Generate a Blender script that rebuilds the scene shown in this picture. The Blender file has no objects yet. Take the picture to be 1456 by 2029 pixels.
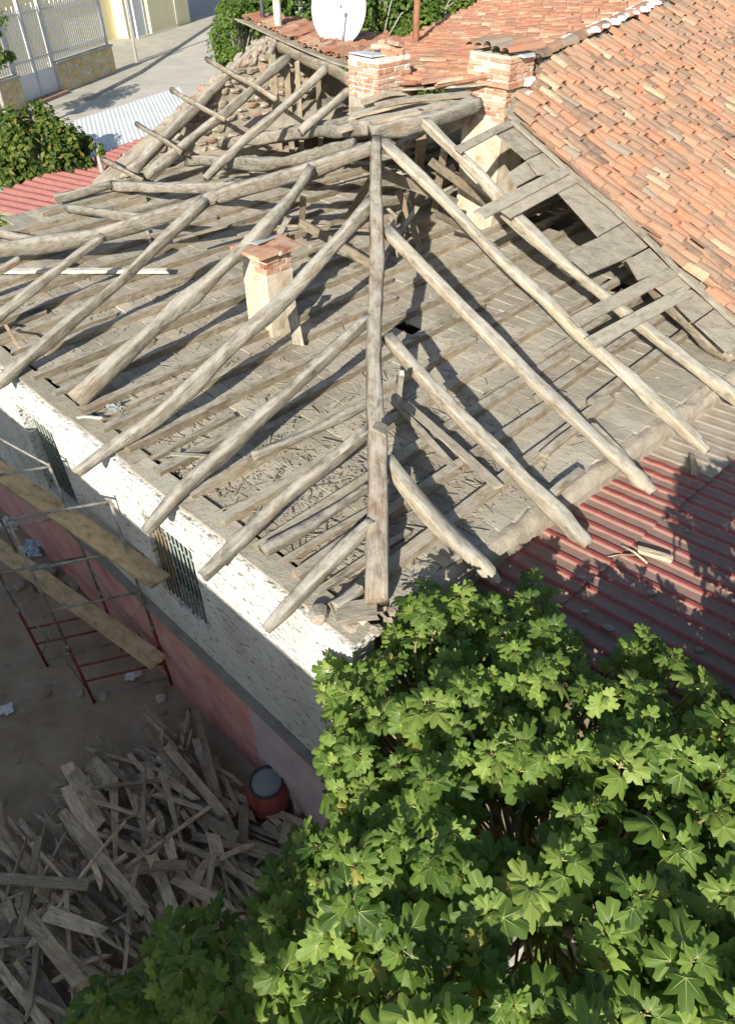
import bpy, bmesh, math, random
from mathutils import Vector, Matrix, noise

# ------------------------------------------------------------------ camera, sky, sun, exposure
scene = bpy.context.scene
HC = 7.8                                   # camera height over the house datum
PITCH = math.radians(42.2)
FPX, CX, CY = 1360.0, 728.0, 1014.5        # focal length and centre in photo pixels
cam_d = bpy.data.cameras.new('camera'); cam = bpy.data.objects.new('camera', cam_d)
scene.collection.objects.link(cam); scene.camera = cam
cam.location = (0, 0, HC); cam.rotation_euler = (math.pi / 2 - PITCH, 0, 0)
cam_d.sensor_fit = 'VERTICAL'; cam_d.sensor_height = 24.0; cam_d.lens = 24.0 * FPX / 2029.0
cam_d.clip_start = 0.1; cam_d.clip_end = 3000
SUN_AZ, SUN_EL = math.radians(15.5), math.radians(26.0)
LDIR = Vector((math.sin(SUN_AZ) * math.cos(SUN_EL), math.cos(SUN_AZ) * math.cos(SUN_EL), -math.sin(SUN_EL)))
world = bpy.data.worlds.new('World'); scene.world = world; world.use_nodes = True
wn = world.node_tree.nodes; wl = world.node_tree.links
bg = wn['Background']; sky = wn.new('ShaderNodeTexSky'); sky.sky_type = 'NISHITA'; sky.sun_disc = False
sky.sun_elevation = SUN_EL; sky.sun_rotation = SUN_AZ + math.pi
wl.new(sky.outputs[0], bg.inputs[0]); bg.inputs[1].default_value = 0.09
sun_d = bpy.data.lights.new('sun', 'SUN'); sun = bpy.data.objects.new('sun', sun_d); scene.collection.objects.link(sun)
sun_d.energy = 5.0; sun_d.angle = math.radians(0.5); sun_d.color = (1.0, 0.93, 0.80)
sun.rotation_euler = LDIR.to_track_quat('-Z', 'Y').to_euler(); sun.location = (-5, -20, 15)
scene.view_settings.view_transform = 'Standard'; scene.view_settings.look = 'None'
scene.view_settings.gamma = 1.0; scene.view_settings.exposure = 0.65; scene.view_settings.use_curve_mapping = False

# ------------------------------------------------------------------ helpers
R = random.Random(7)
def U(a, b): return R.uniform(a, b)
V = Vector
SP, CP = math.sin(PITCH), math.cos(PITCH)
def ray(x, y):
    u = (x - CX) / FPX; v = (CY - y) / FPX
    return V((u, CP + v * SP, -SP + v * CP))
CAM = V((0, 0, HC))
def onz(x, y, z):
    r = ray(x, y); return CAM + r * ((z - HC) / r.z)
def onp(x, y, pl, off=0.0):
    r = ray(x, y); n, d = pl
    return CAM + r * ((d + off - n.dot(CAM)) / n.dot(r))
def aty(x, y, Y):
    r = ray(x, y); return CAM + r * (Y / r.y)
def over(x, y, p):
    """height of pixel row y on the vertical over ground point p"""
    r = ray(x, y); return HC + r.z * p.y / r.y
def proj(p):
    d = V(p) - CAM; z = d.y * CP - d.z * SP
    if z < 0.05: return (-9999, -9999, z)
    return (CX + FPX * d.x / z, CY - FPX * (d.y * SP + d.z * CP) / z, z)
def plane(a, b, c):
    n = (b - a).cross(c - a).normalized()
    if n.z < 0: n = -n
    return n, n.dot(a)
WM = {}
COL = scene.collection
def link(name, data, world=None, parent=None):
    o = bpy.data.objects.new(name, data); COL.objects.link(o)
    world = world or Matrix()
    if parent is not None:
        o.parent = parent; o.matrix_parent_inverse = WM[parent].inverted()
    o.matrix_basis = world
    WM[o] = world
    return o
def tag(o, label=None, cat=None, group=None, kind=None):
    if label: o['label'] = label
    if cat: o['category'] = cat
    if group: o['group'] = group
    if kind: o['kind'] = kind
    return o
def thing(name, loc, label=None, cat=None, group=None):
    o = link(name, None, Matrix.Translation(V(loc))); o.empty_display_size = 0.2
    return tag(o, label, cat, group)
def mesh(verts, faces, mats, smooth=False, fm=None, tint=None):
    m = bpy.data.meshes.new('m'); m.from_pydata([tuple(v) for v in verts], [], faces)
    for k in (mats if isinstance(mats, (list, tuple)) else [mats]): m.materials.append(k)
    if fm: m.polygons.foreach_set('material_index', fm)
    if smooth: m.polygons.foreach_set('use_smooth', [True] * len(m.polygons))
    if tint is not None:
        at = m.attributes.new('tint', 'FLOAT', 'POINT')
        at.data.foreach_set('value', tint if isinstance(tint, list) else [tint] * len(m.vertices))
    m.update(); return m
def frame(p0, p1, up=V((0, 0, 1))):
    x = (p1 - p0).normalized()
    y = up.cross(x)
    if y.length < 1e-4: y = V((0, 1, 0)).cross(x)
    y.normalize(); z = x.cross(y)
    M = Matrix((x, y, z)).transposed().to_4x4(); M.translation = p0
    return M, (p1 - p0).length
# --- material building
def mat(name, rough=0.85):
    m = bpy.data.materials.new(name); m.use_nodes = True
    nt = m.node_tree; b = nt.nodes['Principled BSDF']; b.inputs['Roughness'].default_value = rough
    b.inputs['Specular IOR Level'].default_value = 0.25
    return m, nt, b
def N(nt, t, **kw):
    n = nt.nodes.new('ShaderNode' + t)
    for k, v in kw.items():
        if k in n.inputs: n.inputs[k].default_value = v
        else: setattr(n, k, v)
    return n
def coords(nt, kind='Object', scale=(1, 1, 1), rnd=True):
    tc = N(nt, 'TexCoord'); mp = N(nt, 'Mapping'); mp.inputs['Scale'].default_value = scale
    if kind == 'World':
        g = N(nt, 'NewGeometry'); nt.links.new(g.outputs['Position'], mp.inputs[0])
    else:
        nt.links.new(tc.outputs[kind], mp.inputs[0])
        if rnd:
            oi = N(nt, 'ObjectInfo'); mm = N(nt, 'Math', operation='MULTIPLY'); mm.inputs[1].default_value = 40
            nt.links.new(oi.outputs['Random'], mm.inputs[0])
            cb = N(nt, 'CombineXYZ')
            for k in range(3): nt.links.new(mm.outputs[0], cb.inputs[k])
            nt.links.new(cb.outputs[0], mp.inputs['Location'])
    return mp.outputs[0]
def noise_n(nt, vec, scale, detail=4, rough=0.6):
    n = N(nt, 'TexNoise'); n.inputs['Scale'].default_value = scale; n.inputs['Detail'].default_value = detail
    n.inputs['Roughness'].default_value = rough
    nt.links.new(vec, n.inputs['Vector']); return n.outputs['Fac']
def ramp(nt, fac, stops):
    r = N(nt, 'ValToRGB'); e = r.color_ramp.elements
    while len(e) < len(stops): e.new(0.5)
    for i, (p, c) in enumerate(stops):
        e[i].position = p; e[i].color = (*c, 1) if len(c) == 3 else c
    nt.links.new(fac, r.inputs[0]); return r.outputs[0]
def mix(nt, fac, a, b, blend='MIX'):
    m = N(nt, 'Mix', data_type='RGBA', blend_type=blend)
    for s, v in ((m.inputs[0], fac), (m.inputs[6], a), (m.inputs[7], b)):
        if isinstance(v, (int, float)): s.default_value = v
        elif isinstance(v, tuple): s.default_value = (*v, 1)
        else: nt.links.new(v, s)
    return m.outputs[2]
def bump(nt, b, h, strength=0.4, dist=0.02):
    n = N(nt, 'Bump'); n.inputs['Strength'].default_value = strength; n.inputs['Distance'].default_value = dist
    nt.links.new(h, n.inputs['Height']); nt.links.new(n.outputs[0], b.inputs['Normal'])
def add(nt, a, b, op='ADD'):
    m = N(nt, 'Math', operation=op)
    for s, v in ((m.inputs[0], a), (m.inputs[1], b)):
        if isinstance(v, (int, float)): s.default_value = v
        else: nt.links.new(v, s)
    return m.outputs[0]
def objrand(nt): return N(nt, 'ObjectInfo').outputs['Random']
def attr(nt, name='tint'):
    a = N(nt, 'Attribute'); a.attribute_name = name; return a.outputs['Fac']

def wood(name, dark, mid, light, warm=None, dust=0.0, dustcol=(0.36, 0.32, 0.25), vary=(0.72, 1.15)):
    m, nt, b = mat(name, 0.9)
    v = coords(nt, 'Object', (2.0, 20, 20)); v2 = coords(nt, 'Object', (1, 1.6, 1.6))
    g = noise_n(nt, v, 3.0, 6, 0.65); blotch = noise_n(nt, v2, 2.2, 4)
    c = ramp(nt, g, [(0.22, dark), (0.5, mid), (0.8, light)])
    c = mix(nt, 0.8, c, mix(nt, 1.0, c, ramp(nt, noise_n(nt, v2, 4.5, 5, .7), [(0.3, (0.42, 0.39, 0.35)), (0.5, (1.0, 1.0, 1.0)), (0.7, (1.25, 1.23, 1.2))]), 'MULTIPLY'))
    crack = ramp(nt, noise_n(nt, coords(nt, 'Object', (0.9, 22, 22)), 2.4, 4, 0.6), [(0.30, (1, 1, 1)), (0.37, (0, 0, 0))])
    c = mix(nt, add(nt, crack, 0.75, 'MULTIPLY'), c, tuple(x * .45 for x in dark))
    if warm:
        w = ramp(nt, blotch, [(0.55, (0, 0, 0)), (0.72, (1, 1, 1))])
        c = mix(nt, w, c, mix(nt, 0.55, c, warm))
    rr = ramp(nt, objrand(nt), [(0.0, (vary[0], vary[0] * .97, vary[0] * .94)), (1.0, (vary[1], vary[1] * .985, vary[1] * .95))])
    c = mix(nt, 1.0, c, rr, 'MULTIPLY')
    if dust:
        ge = N(nt, 'NewGeometry'); sx = N(nt, 'SeparateXYZ'); nt.links.new(ge.outputs['Normal'], sx.inputs[0])
        f = add(nt, ramp(nt, sx.outputs[2], [(0.35, (0, 0, 0)), (0.9, (1, 1, 1))]), ramp(nt, noise_n(nt, v2, 5.5, 5, .65), [(0.36, (0.05,) * 3), (0.58, (1,) * 3)]), 'MULTIPLY')
        c = mix(nt, add(nt, f, dust, 'MULTIPLY'), c, dustcol)
    nt.links.new(c, b.inputs['Base Color'])
    h = add(nt, g, noise_n(nt, v2, 9, 4))
    bump(nt, b, h, 0.55, 0.02); return m
M_log = wood('weathered_log', (0.085, 0.078, 0.066), (0.25, 0.235, 0.20), (0.44, 0.42, 0.37), (0.24, 0.155, 0.095), 0.75, (0.455, 0.435, 0.38))
M_hip = wood('peeling_log', (0.08, 0.06, 0.045), (0.23, 0.19, 0.145), (0.44, 0.42, 0.37), (0.28, 0.14, 0.07), 0.65, (0.455, 0.435, 0.38))
M_board = wood('dusty_board', (0.17, 0.155, 0.13), (0.33, 0.305, 0.255), (0.45, 0.42, 0.36), (0.34, 0.25, 0.17), 0.6, (0.40, 0.37, 0.30))
M_joist = wood('joist_wood', (0.13, 0.11, 0.08), (0.28, 0.245, 0.185), (0.42, 0.38, 0.30), (0.32, 0.19, 0.10), 0.8, (0.455, 0.43, 0.365))
M_pile = wood('scrap_wood', (0.17, 0.13, 0.095), (0.46, 0.37, 0.265), (0.72, 0.62, 0.48), (0.40, 0.21, 0.10), 0.15, (0.55, 0.51, 0.44), vary=(0.5, 1.45))
M_hewn = wood('dusty_hewn_timber', (0.20, 0.175, 0.135), (0.34, 0.305, 0.24), (0.44, 0.40, 0.325), (0.30, 0.19, 0.11), 0.9, (0.48, 0.46, 0.395))
M_plank = wood('scaffold_plank', (0.48, 0.37, 0.21), (0.66, 0.52, 0.31), (0.75, 0.62, 0.40), (0.13, 0.105, 0.075))
M_whitew = wood('white_painted_wood', (0.45, 0.44, 0.40), (0.66, 0.65, 0.60), (0.78, 0.77, 0.73), (0.4, 0.37, 0.3))

def simple(name, stops, scale=6, rough=0.9, bstr=0.4, bdist=0.02, kind='World', detail=6, rnd=False):
    m, nt, b = mat(name, rough); v = coords(nt, kind, rnd=rnd)
    f = noise_n(nt, v, scale, detail, 0.65)
    nt.links.new(ramp(nt, f, stops), b.inputs['Base Color'])
    if bstr: bump(nt, b, noise_n(nt, v, scale * 4, 6, 0.7), bstr, bdist)
    return m
M_dust = None
def dust_mat():
    m, nt, b = mat('mud_covered_boards', 0.95); v = coords(nt, 'World')
    f = noise_n(nt, v, 2.3, 6, 0.65); f2 = noise_n(nt, v, 26, 6, 0.75)
    c = ramp(nt, f, [(0.3, (0.315, 0.292, 0.24)), (0.5, (0.42, 0.395, 0.33)), (0.7, (0.51, 0.48, 0.405))])
    c = mix(nt, ramp(nt, f2, [(0.32, (1, 1, 1)), (0.42, (0, 0, 0))]), c, mix(nt, 0.5, c, (0.16, 0.14, 0.11)))
    big = ramp(nt, noise_n(nt, v, .55, 3, .6), [(0.40, (1, 1, 1)), (0.56, (0, 0, 0))])
    c = mix(nt, add(nt, big, .35, 'MULTIPLY'), c, mix(nt, f2, (0.17, 0.14, 0.105), (0.33, 0.285, 0.22)))
    rr = ramp(nt, objrand(nt), [(0.0, (0.86, 0.85, 0.83)), (1.0, (1.08, 1.07, 1.05))])
    nt.links.new(mix(nt, 1.0, c, rr, 'MULTIPLY'), b.inputs['Base Color'])
    bump(nt, b, add(nt, f2, add(nt, noise_n(nt, v, 8, 5, .7), 1.5, 'MULTIPLY')), 0.45, 0.03); return m
M_dust = dust_mat()
M_mud = simple('dried_mud', [(0.3, (0.22, 0.19, 0.15)), (0.55, (0.38, 0.34, 0.27)), (0.75, (0.47, 0.43, 0.35))], 3, 0.95, 0.7, 0.03)
M_earth = simple('yard_earth', [(0.3, (0.24, 0.18, 0.12)), (0.5, (0.35, 0.275, 0.19)), (0.72, (0.43, 0.345, 0.25))], 1.6, 0.95, 0.8, 0.03)
M_stone = simple('rubble_stone', [(0.3, (0.24, 0.20, 0.155)), (0.5, (0.37, 0.32, 0.255)), (0.7, (0.46, 0.41, 0.34))], 5, 0.95, 0.8, 0.03)
M_redstone = simple('rubble_brick', [(0.3, (0.26, 0.16, 0.11)), (0.55, (0.36, 0.24, 0.17)), (0.75, (0.42, 0.33, 0.25))], 6, 0.95, 0.7, 0.02)
M_gravel = simple('debris_chips', [(0.3, (0.20, 0.17, 0.135)), (0.6, (0.36, 0.32, 0.26)), (0.8, (0.46, 0.42, 0.35))], 9, 0.95, 0.3)
M_asph = simple('street_concrete', [(0.3, (0.42, 0.40, 0.35)), (0.5, (0.50, 0.475, 0.42)), (0.75, (0.57, 0.545, 0.485))], 0.7, 0.95, 0.3)
M_kerb = simple('kerb_concrete', [(0.3, (0.36, 0.34, 0.29)), (0.7, (0.5, 0.47, 0.4))], 1.5, 0.95, 0.3)
M_cream = simple('cream_plaster', [(0.3, (0.74, 0.67, 0.42)), (0.7, (0.82, 0.76, 0.52))], 0.8, 0.9, 0.2)
M_dark = simple('dark_interior', [(0.3, (0.05, 0.045, 0.04)), (0.7, (0.08, 0.07, 0.06))], 3)
M_metalgrey = simple('painted_rail', [(0.3, (0.45, 0.47, 0.48)), (0.7, (0.62, 0.64, 0.65))], 4, 0.6, 0.1)
M_fence = simple('white_fence_paint', [(0.3, (0.62, 0.62, 0.60)), (0.7, (0.74, 0.74, 0.72))], 4, 0.6, 0.1)
M_gate = simple('gate_sheet', [(0.3, (0.62, 0.65, 0.68)), (0.7, (0.74, 0.76, 0.78))], 3, 0.6, 0.1)
M_yellowstone = simple('ochre_stone', [(0.35, (0.52, 0.36, 0.13)), (0.5, (0.60, 0.47, 0.24)), (0.65, (0.66, 0.57, 0.38))], 1.6, 0.85, 0.5, kind='Object', rnd=True)
M_mortar = simple('pale_mortar', [(0.3, (0.44, 0.41, 0.34)), (0.6, (0.60, 0.57, 0.48))], 8, 0.95, 0.7)
M_whitemortar = simple('white_mortar', [(0.3, (0.55, 0.53, 0.49)), (0.6, (0.78, 0.77, 0.74))], 7, 0.9, 0.7)
M_limewash = simple('limewashed_plaster', [(0.28, (0.28, 0.20, 0.13)), (0.42, (0.50, 0.43, 0.33)), (0.55, (0.60, 0.53, 0.42)), (0.7, (0.70, 0.65, 0.55))], 3.2, 0.95, 0.6)
M_steel = simple('galvanised_sheet', [(0.3, (0.42, 0.47, 0.50)), (0.7, (0.58, 0.62, 0.65))], 6, 0.35, 0.1)
M_dish = simple('dish_paint', [(0.3, (0.50, 0.53, 0.54)), (0.7, (0.58, 0.60, 0.61))], 2, 0.45, 0.0)
M_pole = simple('rusty_pole', [(0.3, (0.20, 0.09, 0.05)), (0.7, (0.33, 0.17, 0.10))], 6, 0.8, 0.2)
M_rustred = simple('red_rusty_pipe', [(0.3, (0.10, 0.025, 0.02)), (0.5, (0.22, 0.05, 0.04)), (0.75, (0.30, 0.09, 0.07))], 9, 0.6, 0.3)
M_greypipe = simple('grey_pipe', [(0.3, (0.10, 0.075, 0.055)), (0.45, (0.22, 0.21, 0.19)), (0.75, (0.42, 0.42, 0.40))], 9, 0.55, 0.3)
M_drum = simple('red_drum_paint', [(0.3, (0.17, 0.045, 0.04)), (0.6, (0.30, 0.075, 0.06)), (0.8, (0.25, 0.13, 0.09))], 5, 0.45, 0.2)
M_drumrim = simple('drum_rim', [(0.3, (0.03, 0.035, 0.035)), (0.7, (0.08, 0.085, 0.085))], 8, 0.5, 0.1)
M_water = simple('dusty_lid', [(0.3, (0.22, 0.25, 0.24)), (0.7, (0.33, 0.36, 0.34))], 4, 0.5, 0.1)
M_bluebag = simple('pale_blue_plastic', [(0.3, (0.38, 0.50, 0.60)), (0.7, (0.56, 0.66, 0.72))], 5, 0.5, 0.4)
M_whitebag = simple('white_plastic', [(0.3, (0.58, 0.58, 0.57)), (0.7, (0.78, 0.78, 0.77))], 6, 0.5, 0.4)
M_glass_m, _nt, _b = mat('dark_window_glass', 0.12); _b.inputs['Base Color'].default_value = (0.02, 0.035, 0.03, 1); M_glass = M_glass_m
M_frame = simple('dark_green_frame', [(0.3, (0.02, 0.045, 0.04)), (0.7, (0.05, 0.08, 0.07))], 8, 0.6, 0.2)
M_bar = simple('rusty_window_bar', [(0.3, (0.12, 0.09, 0.05)), (0.6, (0.24, 0.18, 0.10))], 10, 0.7, 0.2)
M_greenbar = simple('grey_green_bar', [(0.3, (0.16, 0.20, 0.18)), (0.6, (0.30, 0.34, 0.31))], 10, 0.7, 0.2)

def tile_mat(name, stops, dirt=0.8, dirtcol=(0.40, 0.325, 0.245)):
    m, nt, b = mat(name, 0.88); t = attr(nt)
    c = ramp(nt, t, stops)
    v = coords(nt, 'World'); f = noise_n(nt, v, 6, 6, 0.7); f2 = noise_n(nt, v, 30, 5, 0.7)
    d = ramp(nt, f, [(0.38, (0, 0, 0)), (0.62, (1, 1, 1))])
    c = mix(nt, add(nt, d, dirt, 'MULTIPLY'), c, dirtcol)
    l = ramp(nt, noise_n(nt, v, 13, 5, .7), [(0.62, (0, 0, 0)), (0.70, (1, 1, 1))])
    c = mix(nt, add(nt, l, 0.4, 'MULTIPLY'), c, (0.46, 0.41, 0.33))
    c = mix(nt, add(nt, ramp(nt, f2, [(0.32, (1, 1, 1)), (0.44, (0, 0, 0))]), 0.6, 'MULTIPLY'), c, (0.12, 0.095, 0.075))
    nt.links.new(c, b.inputs['Base Color']); bump(nt, b, add(nt, f2, f), 0.5, 0.012); return m
M_tile = tile_mat('clay_roof_tile', [(0.0, (0.15, 0.105, 0.08)), (0.2, (0.29, 0.18, 0.125)), (0.42, (0.37, 0.215, 0.14)), (0.60, (0.42, 0.215, 0.135)), (0.72, (0.49, 0.19, 0.105)), (0.82, (0.52, 0.225, 0.125)), (0.89, (0.46, 0.28, 0.18)), (0.94, (0.50, 0.39, 0.26)), (1.0, (0.29, 0.26, 0.21))], 0.66, (0.345, 0.25, 0.18))
M_tile2 = tile_mat('red_clay_tile', [(0.0, (0.22, 0.12, 0.08)), (0.35, (0.36, 0.15, 0.09)), (0.6, (0.45, 0.165, 0.095)), (0.82, (0.46, 0.29, 0.19)), (1.0, (0.48, 0.40, 0.30))], 0.6, (0.38, 0.27, 0.19))
M_brick = tile_mat('clay_brick', [(0.0, (0.36, 0.14, 0.08)), (0.5, (0.50, 0.20, 0.10)), (0.8, (0.52, 0.25, 0.14)), (1.0, (0.48, 0.36, 0.27))], 0.65, (0.56, 0.49, 0.40))

def wall_mat():
    """rough thrown plaster: white above, pitted"""
    m, nt, b = mat('white_rough_plaster', 0.9); v = coords(nt, 'World', (1, 1, 1))
    f = noise_n(nt, v, 3, 5)
    c = ramp(nt, f, [(0.3, (0.64, 0.63, 0.60)), (0.7, (0.80, 0.80, 0.77))])
    st_ = noise_n(nt, coords(nt, 'World', (1.6, 1.6, .35)), 1.3, 5, .65)
    c = mix(nt, add(nt, ramp(nt, st_, [(0.52, (0, 0, 0)), (0.72, (1, 1, 1))]), .5, 'MULTIPLY'), c, (0.50, 0.46, 0.38))
    mp = coords(nt, 'World', (6, 6, 17)); pits = noise_n(nt, mp, 1.5, 4, 0.55)
    c = mix(nt, ramp(nt, pits, [(0.35, (1, 1, 1)), (0.41, (0, 0, 0))]), c, (0.24, 0.23, 0.20))  # shade inside the pits is put into the colour as a dark tone
    nt.links.new(c, b.inputs['Base Color']); bump(nt, b, pits, 1.0, 0.06); return m
M_wall = wall_mat()
def pink_mat():
    m, nt, b = mat('faded_pink_plaster', 0.92); v = coords(nt, 'World')
    f = noise_n(nt, v, 2.2, 6, 0.7); f2 = noise_n(nt, v, 14, 5, 0.7)
    c = ramp(nt, f, [(0.28, (0.42, 0.19, 0.17)), (0.5, (0.62, 0.32, 0.30)), (0.75, (0.66, 0.46, 0.42))])
    c = mix(nt, ramp(nt, f2, [(0.3, (1, 1, 1)), (0.42, (0, 0, 0))]), c, (0.30, 0.20, 0.17))
    pe = noise_n(nt, v, 1.1, 6, .72)
    c = mix(nt, add(nt, ramp(nt, pe, [(0.56, (0, 0, 0)), (0.64, (1, 1, 1))]), .7, 'MULTIPLY'), c, (0.52, 0.43, 0.37))
    nt.links.new(c, b.inputs['Base Color']); bump(nt, b, f2, 0.7, 0.03); return m
M_pink = pink_mat()
M_lilac = simple('faded_lilac_plaster', [(0.3, (0.46, 0.37, 0.42)), (0.7, (0.60, 0.52, 0.56))], 4, 0.92, 0.6)
M_ledge = simple('grey_ledge', [(0.3, (0.22, 0.20, 0.17)), (0.7, (0.34, 0.32, 0.28))], 6, 0.95, 0.6)

def red_sheet(name, dirtamt, c0=(0.34, 0.075, 0.065), c1=(0.46, 0.115, 0.10)):
    m, nt, b = mat(name, 0.55); t = attr(nt); v = coords(nt, 'World')
    f = noise_n(nt, v, 1.3, 6, 0.6); f2 = noise_n(nt, v, 12, 5, 0.7)
    c = ramp(nt, f2, [(0.3, c0), (0.7, c1)])
    if dirtamt:
        # dirt lies in the troughs: tint = 1 in trough, 0 on rib
        k = add(nt, ramp(nt, add(nt, t, add(nt, f, 0.55, 'MULTIPLY')), [(0.50, (0, 0, 0)), (0.70, (1, 1, 1))]), dirtamt, 'MULTIPLY')
        c = mix(nt, k, c, mix(nt, f2, (0.22, 0.135, 0.11), (0.36, 0.255, 0.205)))
    nt.links.new(c, b.inputs['Base Color']); bump(nt, b, f2, 0.2, 0.01); return m
M_dustsheet = simple('dust_covered_sheet', [(0.3, (0.28, 0.22, 0.17)), (0.55, (0.38, 0.335, 0.265)), (0.75, (0.44, 0.40, 0.325))], 3, 0.9, 0.3)
M_redsheet = red_sheet('red_corrugated_dirty', 0.95, (0.24, 0.06, 0.052), (0.34, 0.09, 0.075))
M_redsheet2 = red_sheet('red_corrugated', 0.0, (0.38, 0.15, 0.13), (0.46, 0.21, 0.185))
M_whitesheet = simple('white_corrugated', [(0.3, (0.62, 0.66, 0.68)), (0.7, (0.76, 0.78, 0.79))], 1.5, 0.5, 0.1)

def leaf_mat(name, stops, trans=0.4):
    m, nt, b = mat(name, 0.52); b.inputs['Specular IOR Level'].default_value = 0.3
    t = attr(nt); c = ramp(nt, t, stops)
    f = noise_n(nt, coords(nt, 'World'), 18, 3)
    c = mix(nt, 0.35, c, mix(nt, f, c, (0.03, 0.06, 0.012)))
    nt.links.new(c, b.inputs['Base Color'])
    tr = N(nt, 'BsdfTranslucent'); ms = N(nt, 'MixShader'); ms.inputs[0].default_value = trans
    nt.links.new(mix(nt, 0.6, c, (0.20, 0.32, 0.04)), tr.inputs[0])
    nt.links.new(b.outputs[0], ms.inputs[1]); nt.links.new(tr.outputs[0], ms.inputs[2])
    nt.links.new(ms.outputs[0], nt.nodes['Material Output'].inputs[0]); return m
M_fig = leaf_mat('fig_leaf', [(0.0, (0.06, 0.125, 0.024)), (0.5, (0.175, 0.285, 0.05)), (0.85, (0.29, 0.41, 0.085)), (0.97, (0.38, 0.48, 0.12)), (1.0, (0.40, 0.38, 0.08))])
M_bush = leaf_mat('bush_leaf', [(0.0, (0.05, 0.10, 0.02)), (0.5, (0.12, 0.20, 0.04)), (0.9, (0.20, 0.29, 0.05)), (1.0, (0.30, 0.32, 0.06))])
M_vine = leaf_mat('autumn_leaf', [(0.0, (0.03, 0.07, 0.02)), (0.45, (0.07, 0.13, 0.03)), (0.7, (0.20, 0.24, 0.04)), (1.0, (0.30, 0.20, 0.04))])
M_vein = simple('leaf_vein', [(0.3, (0.24, 0.32, 0.09)), (0.7, (0.34, 0.38, 0.13))], 5, 0.6, 0)
M_petiole = simple('pale_petiole', [(0.3, (0.42, 0.42, 0.16)), (0.7, (0.58, 0.54, 0.26))], 5, 0.6, 0)
M_twig = simple('green_twig', [(0.3, (0.20, 0.16, 0.07)), (0.7, (0.34, 0.28, 0.14))], 8, 0.7, 0.1)
M_bark = simple('fig_bark', [(0.3, (0.24, 0.23, 0.21)), (0.7, (0.42, 0.40, 0.37))], 12, 0.85, 0.4)

# --- shapes
def tube(verts, faces, pts, rad, sides=6, cap=True):
    """append a tube along pts (list of Vector) with radii"""
    base = len(verts); n = len(pts); ref = None
    for i, p in enumerate(pts):
        t = (pts[min(i + 1, n - 1)] - pts[max(i - 1, 0)]).normalized()
        if ref is None or abs(ref.dot(t)) > 0.95: ref = V((0, 0, 1)) if abs(t.z) < 0.9 else V((1, 0, 0))
        a = t.cross(ref).normalized(); b = t.cross(a); ref = -b if False else ref
        r = rad[i] if isinstance(rad, (list, tuple)) else rad
        for k in range(sides):
            th = 2 * math.pi * k / sides
            verts.append(p + a * (r * math.cos(th)) + b * (r * math.sin(th)))
    for i in range(n - 1):
        for k in range(sides):
            k2 = (k + 1) % sides; o = base + i * sides
            faces.append((o + k, o + k2, o + sides + k2, o + sides + k))
    if cap:
        faces.append(tuple(base + k for k in range(sides))[::-1]); faces.append(tuple(base + (n - 1) * sides + k for k in range(sides)))
def pipe(name, pts, r, m, parent, sides=8):
    p0 = pts[0]; v, f = [], []
    tube(v, f, [p - p0 for p in pts], r, sides)
    return link(name, mesh(v, f, m, True), Matrix.Translation(p0), parent)
def log(name, pts, r0, r1, m, parent=None, flat=1.0, rough=0.34, sides=14, seg=26, tail=0.0, hew=.72):
    """irregular debarked trunk through pts (Catmull style), local x along its length"""
    M, L = frame(pts[0], pts[-1]); Mi = M.inverted(); q = [Mi @ p for p in pts]
    sd = U(0, 100); v, f = [], []
    def at(t):
        x = t * (len(q) - 1); i = min(int(x), len(q) - 2); u = x - i
        a, b = q[i], q[i + 1]; pa = q[i - 1] if i else a * 2 - b; pb = q[i + 2] if i + 2 < len(q) else b * 2 - a
        return 0.5 * ((2 * a) + (b - pa) * u + (2 * pa - 5 * a + 4 * b - pb) * u * u + (3 * a - pa - 3 * b + pb) * u ** 3)
    for i in range(seg + 1):
        t = i / seg; c = at(t)
        r = (r0 + (r1 - r0) * t) * (1 if not tail or t < 1 - tail else 1 - .32 * (t - 1 + tail) / tail); r *= 1 + 0.16 * noise.noise(V((t * L * 1.7, sd, 1))) + 0.12 * max(0, noise.noise(V((t * L * 4.0, sd, 2))) - .2)
        wob = V((0, noise.noise(V((t * L * 0.55, sd, 4))) * 0.06 + noise.noise(V((t * L * 1.9, sd, 5))) * 0.025, noise.noise(V((t * L * 0.55, sd, 9))) * 0.05)) * min(1, L / 3)
        for k in range(sides):
            th = 2 * math.pi * k / sides
            cy, cz = math.cos(th), math.sin(th)
            cy = math.copysign(abs(cy) ** hew, cy); cz = math.copysign(abs(cz) ** hew, cz)
            rr = r * (1 + rough * noise.noise(V((t * L * 1.3, cy * 1.3 + sd, cz * 1.3))) * 1.6)
            v.append(c + wob + V((U(-.012, .012) if i in (0, seg) else 0, cy * rr, cz * rr * flat)))
    for i in range(seg):
        for k in range(sides):
            k2 = (k + 1) % sides; o = i * sides
            f.append((o + k, o + sides + k, o + sides + k2, o + k2))
    f.append(tuple(range(sides))); f.append(tuple(seg * sides + k for k in range(sides))[::-1])
    return link(name, mesh(v, f, m, True), M, parent)
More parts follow.
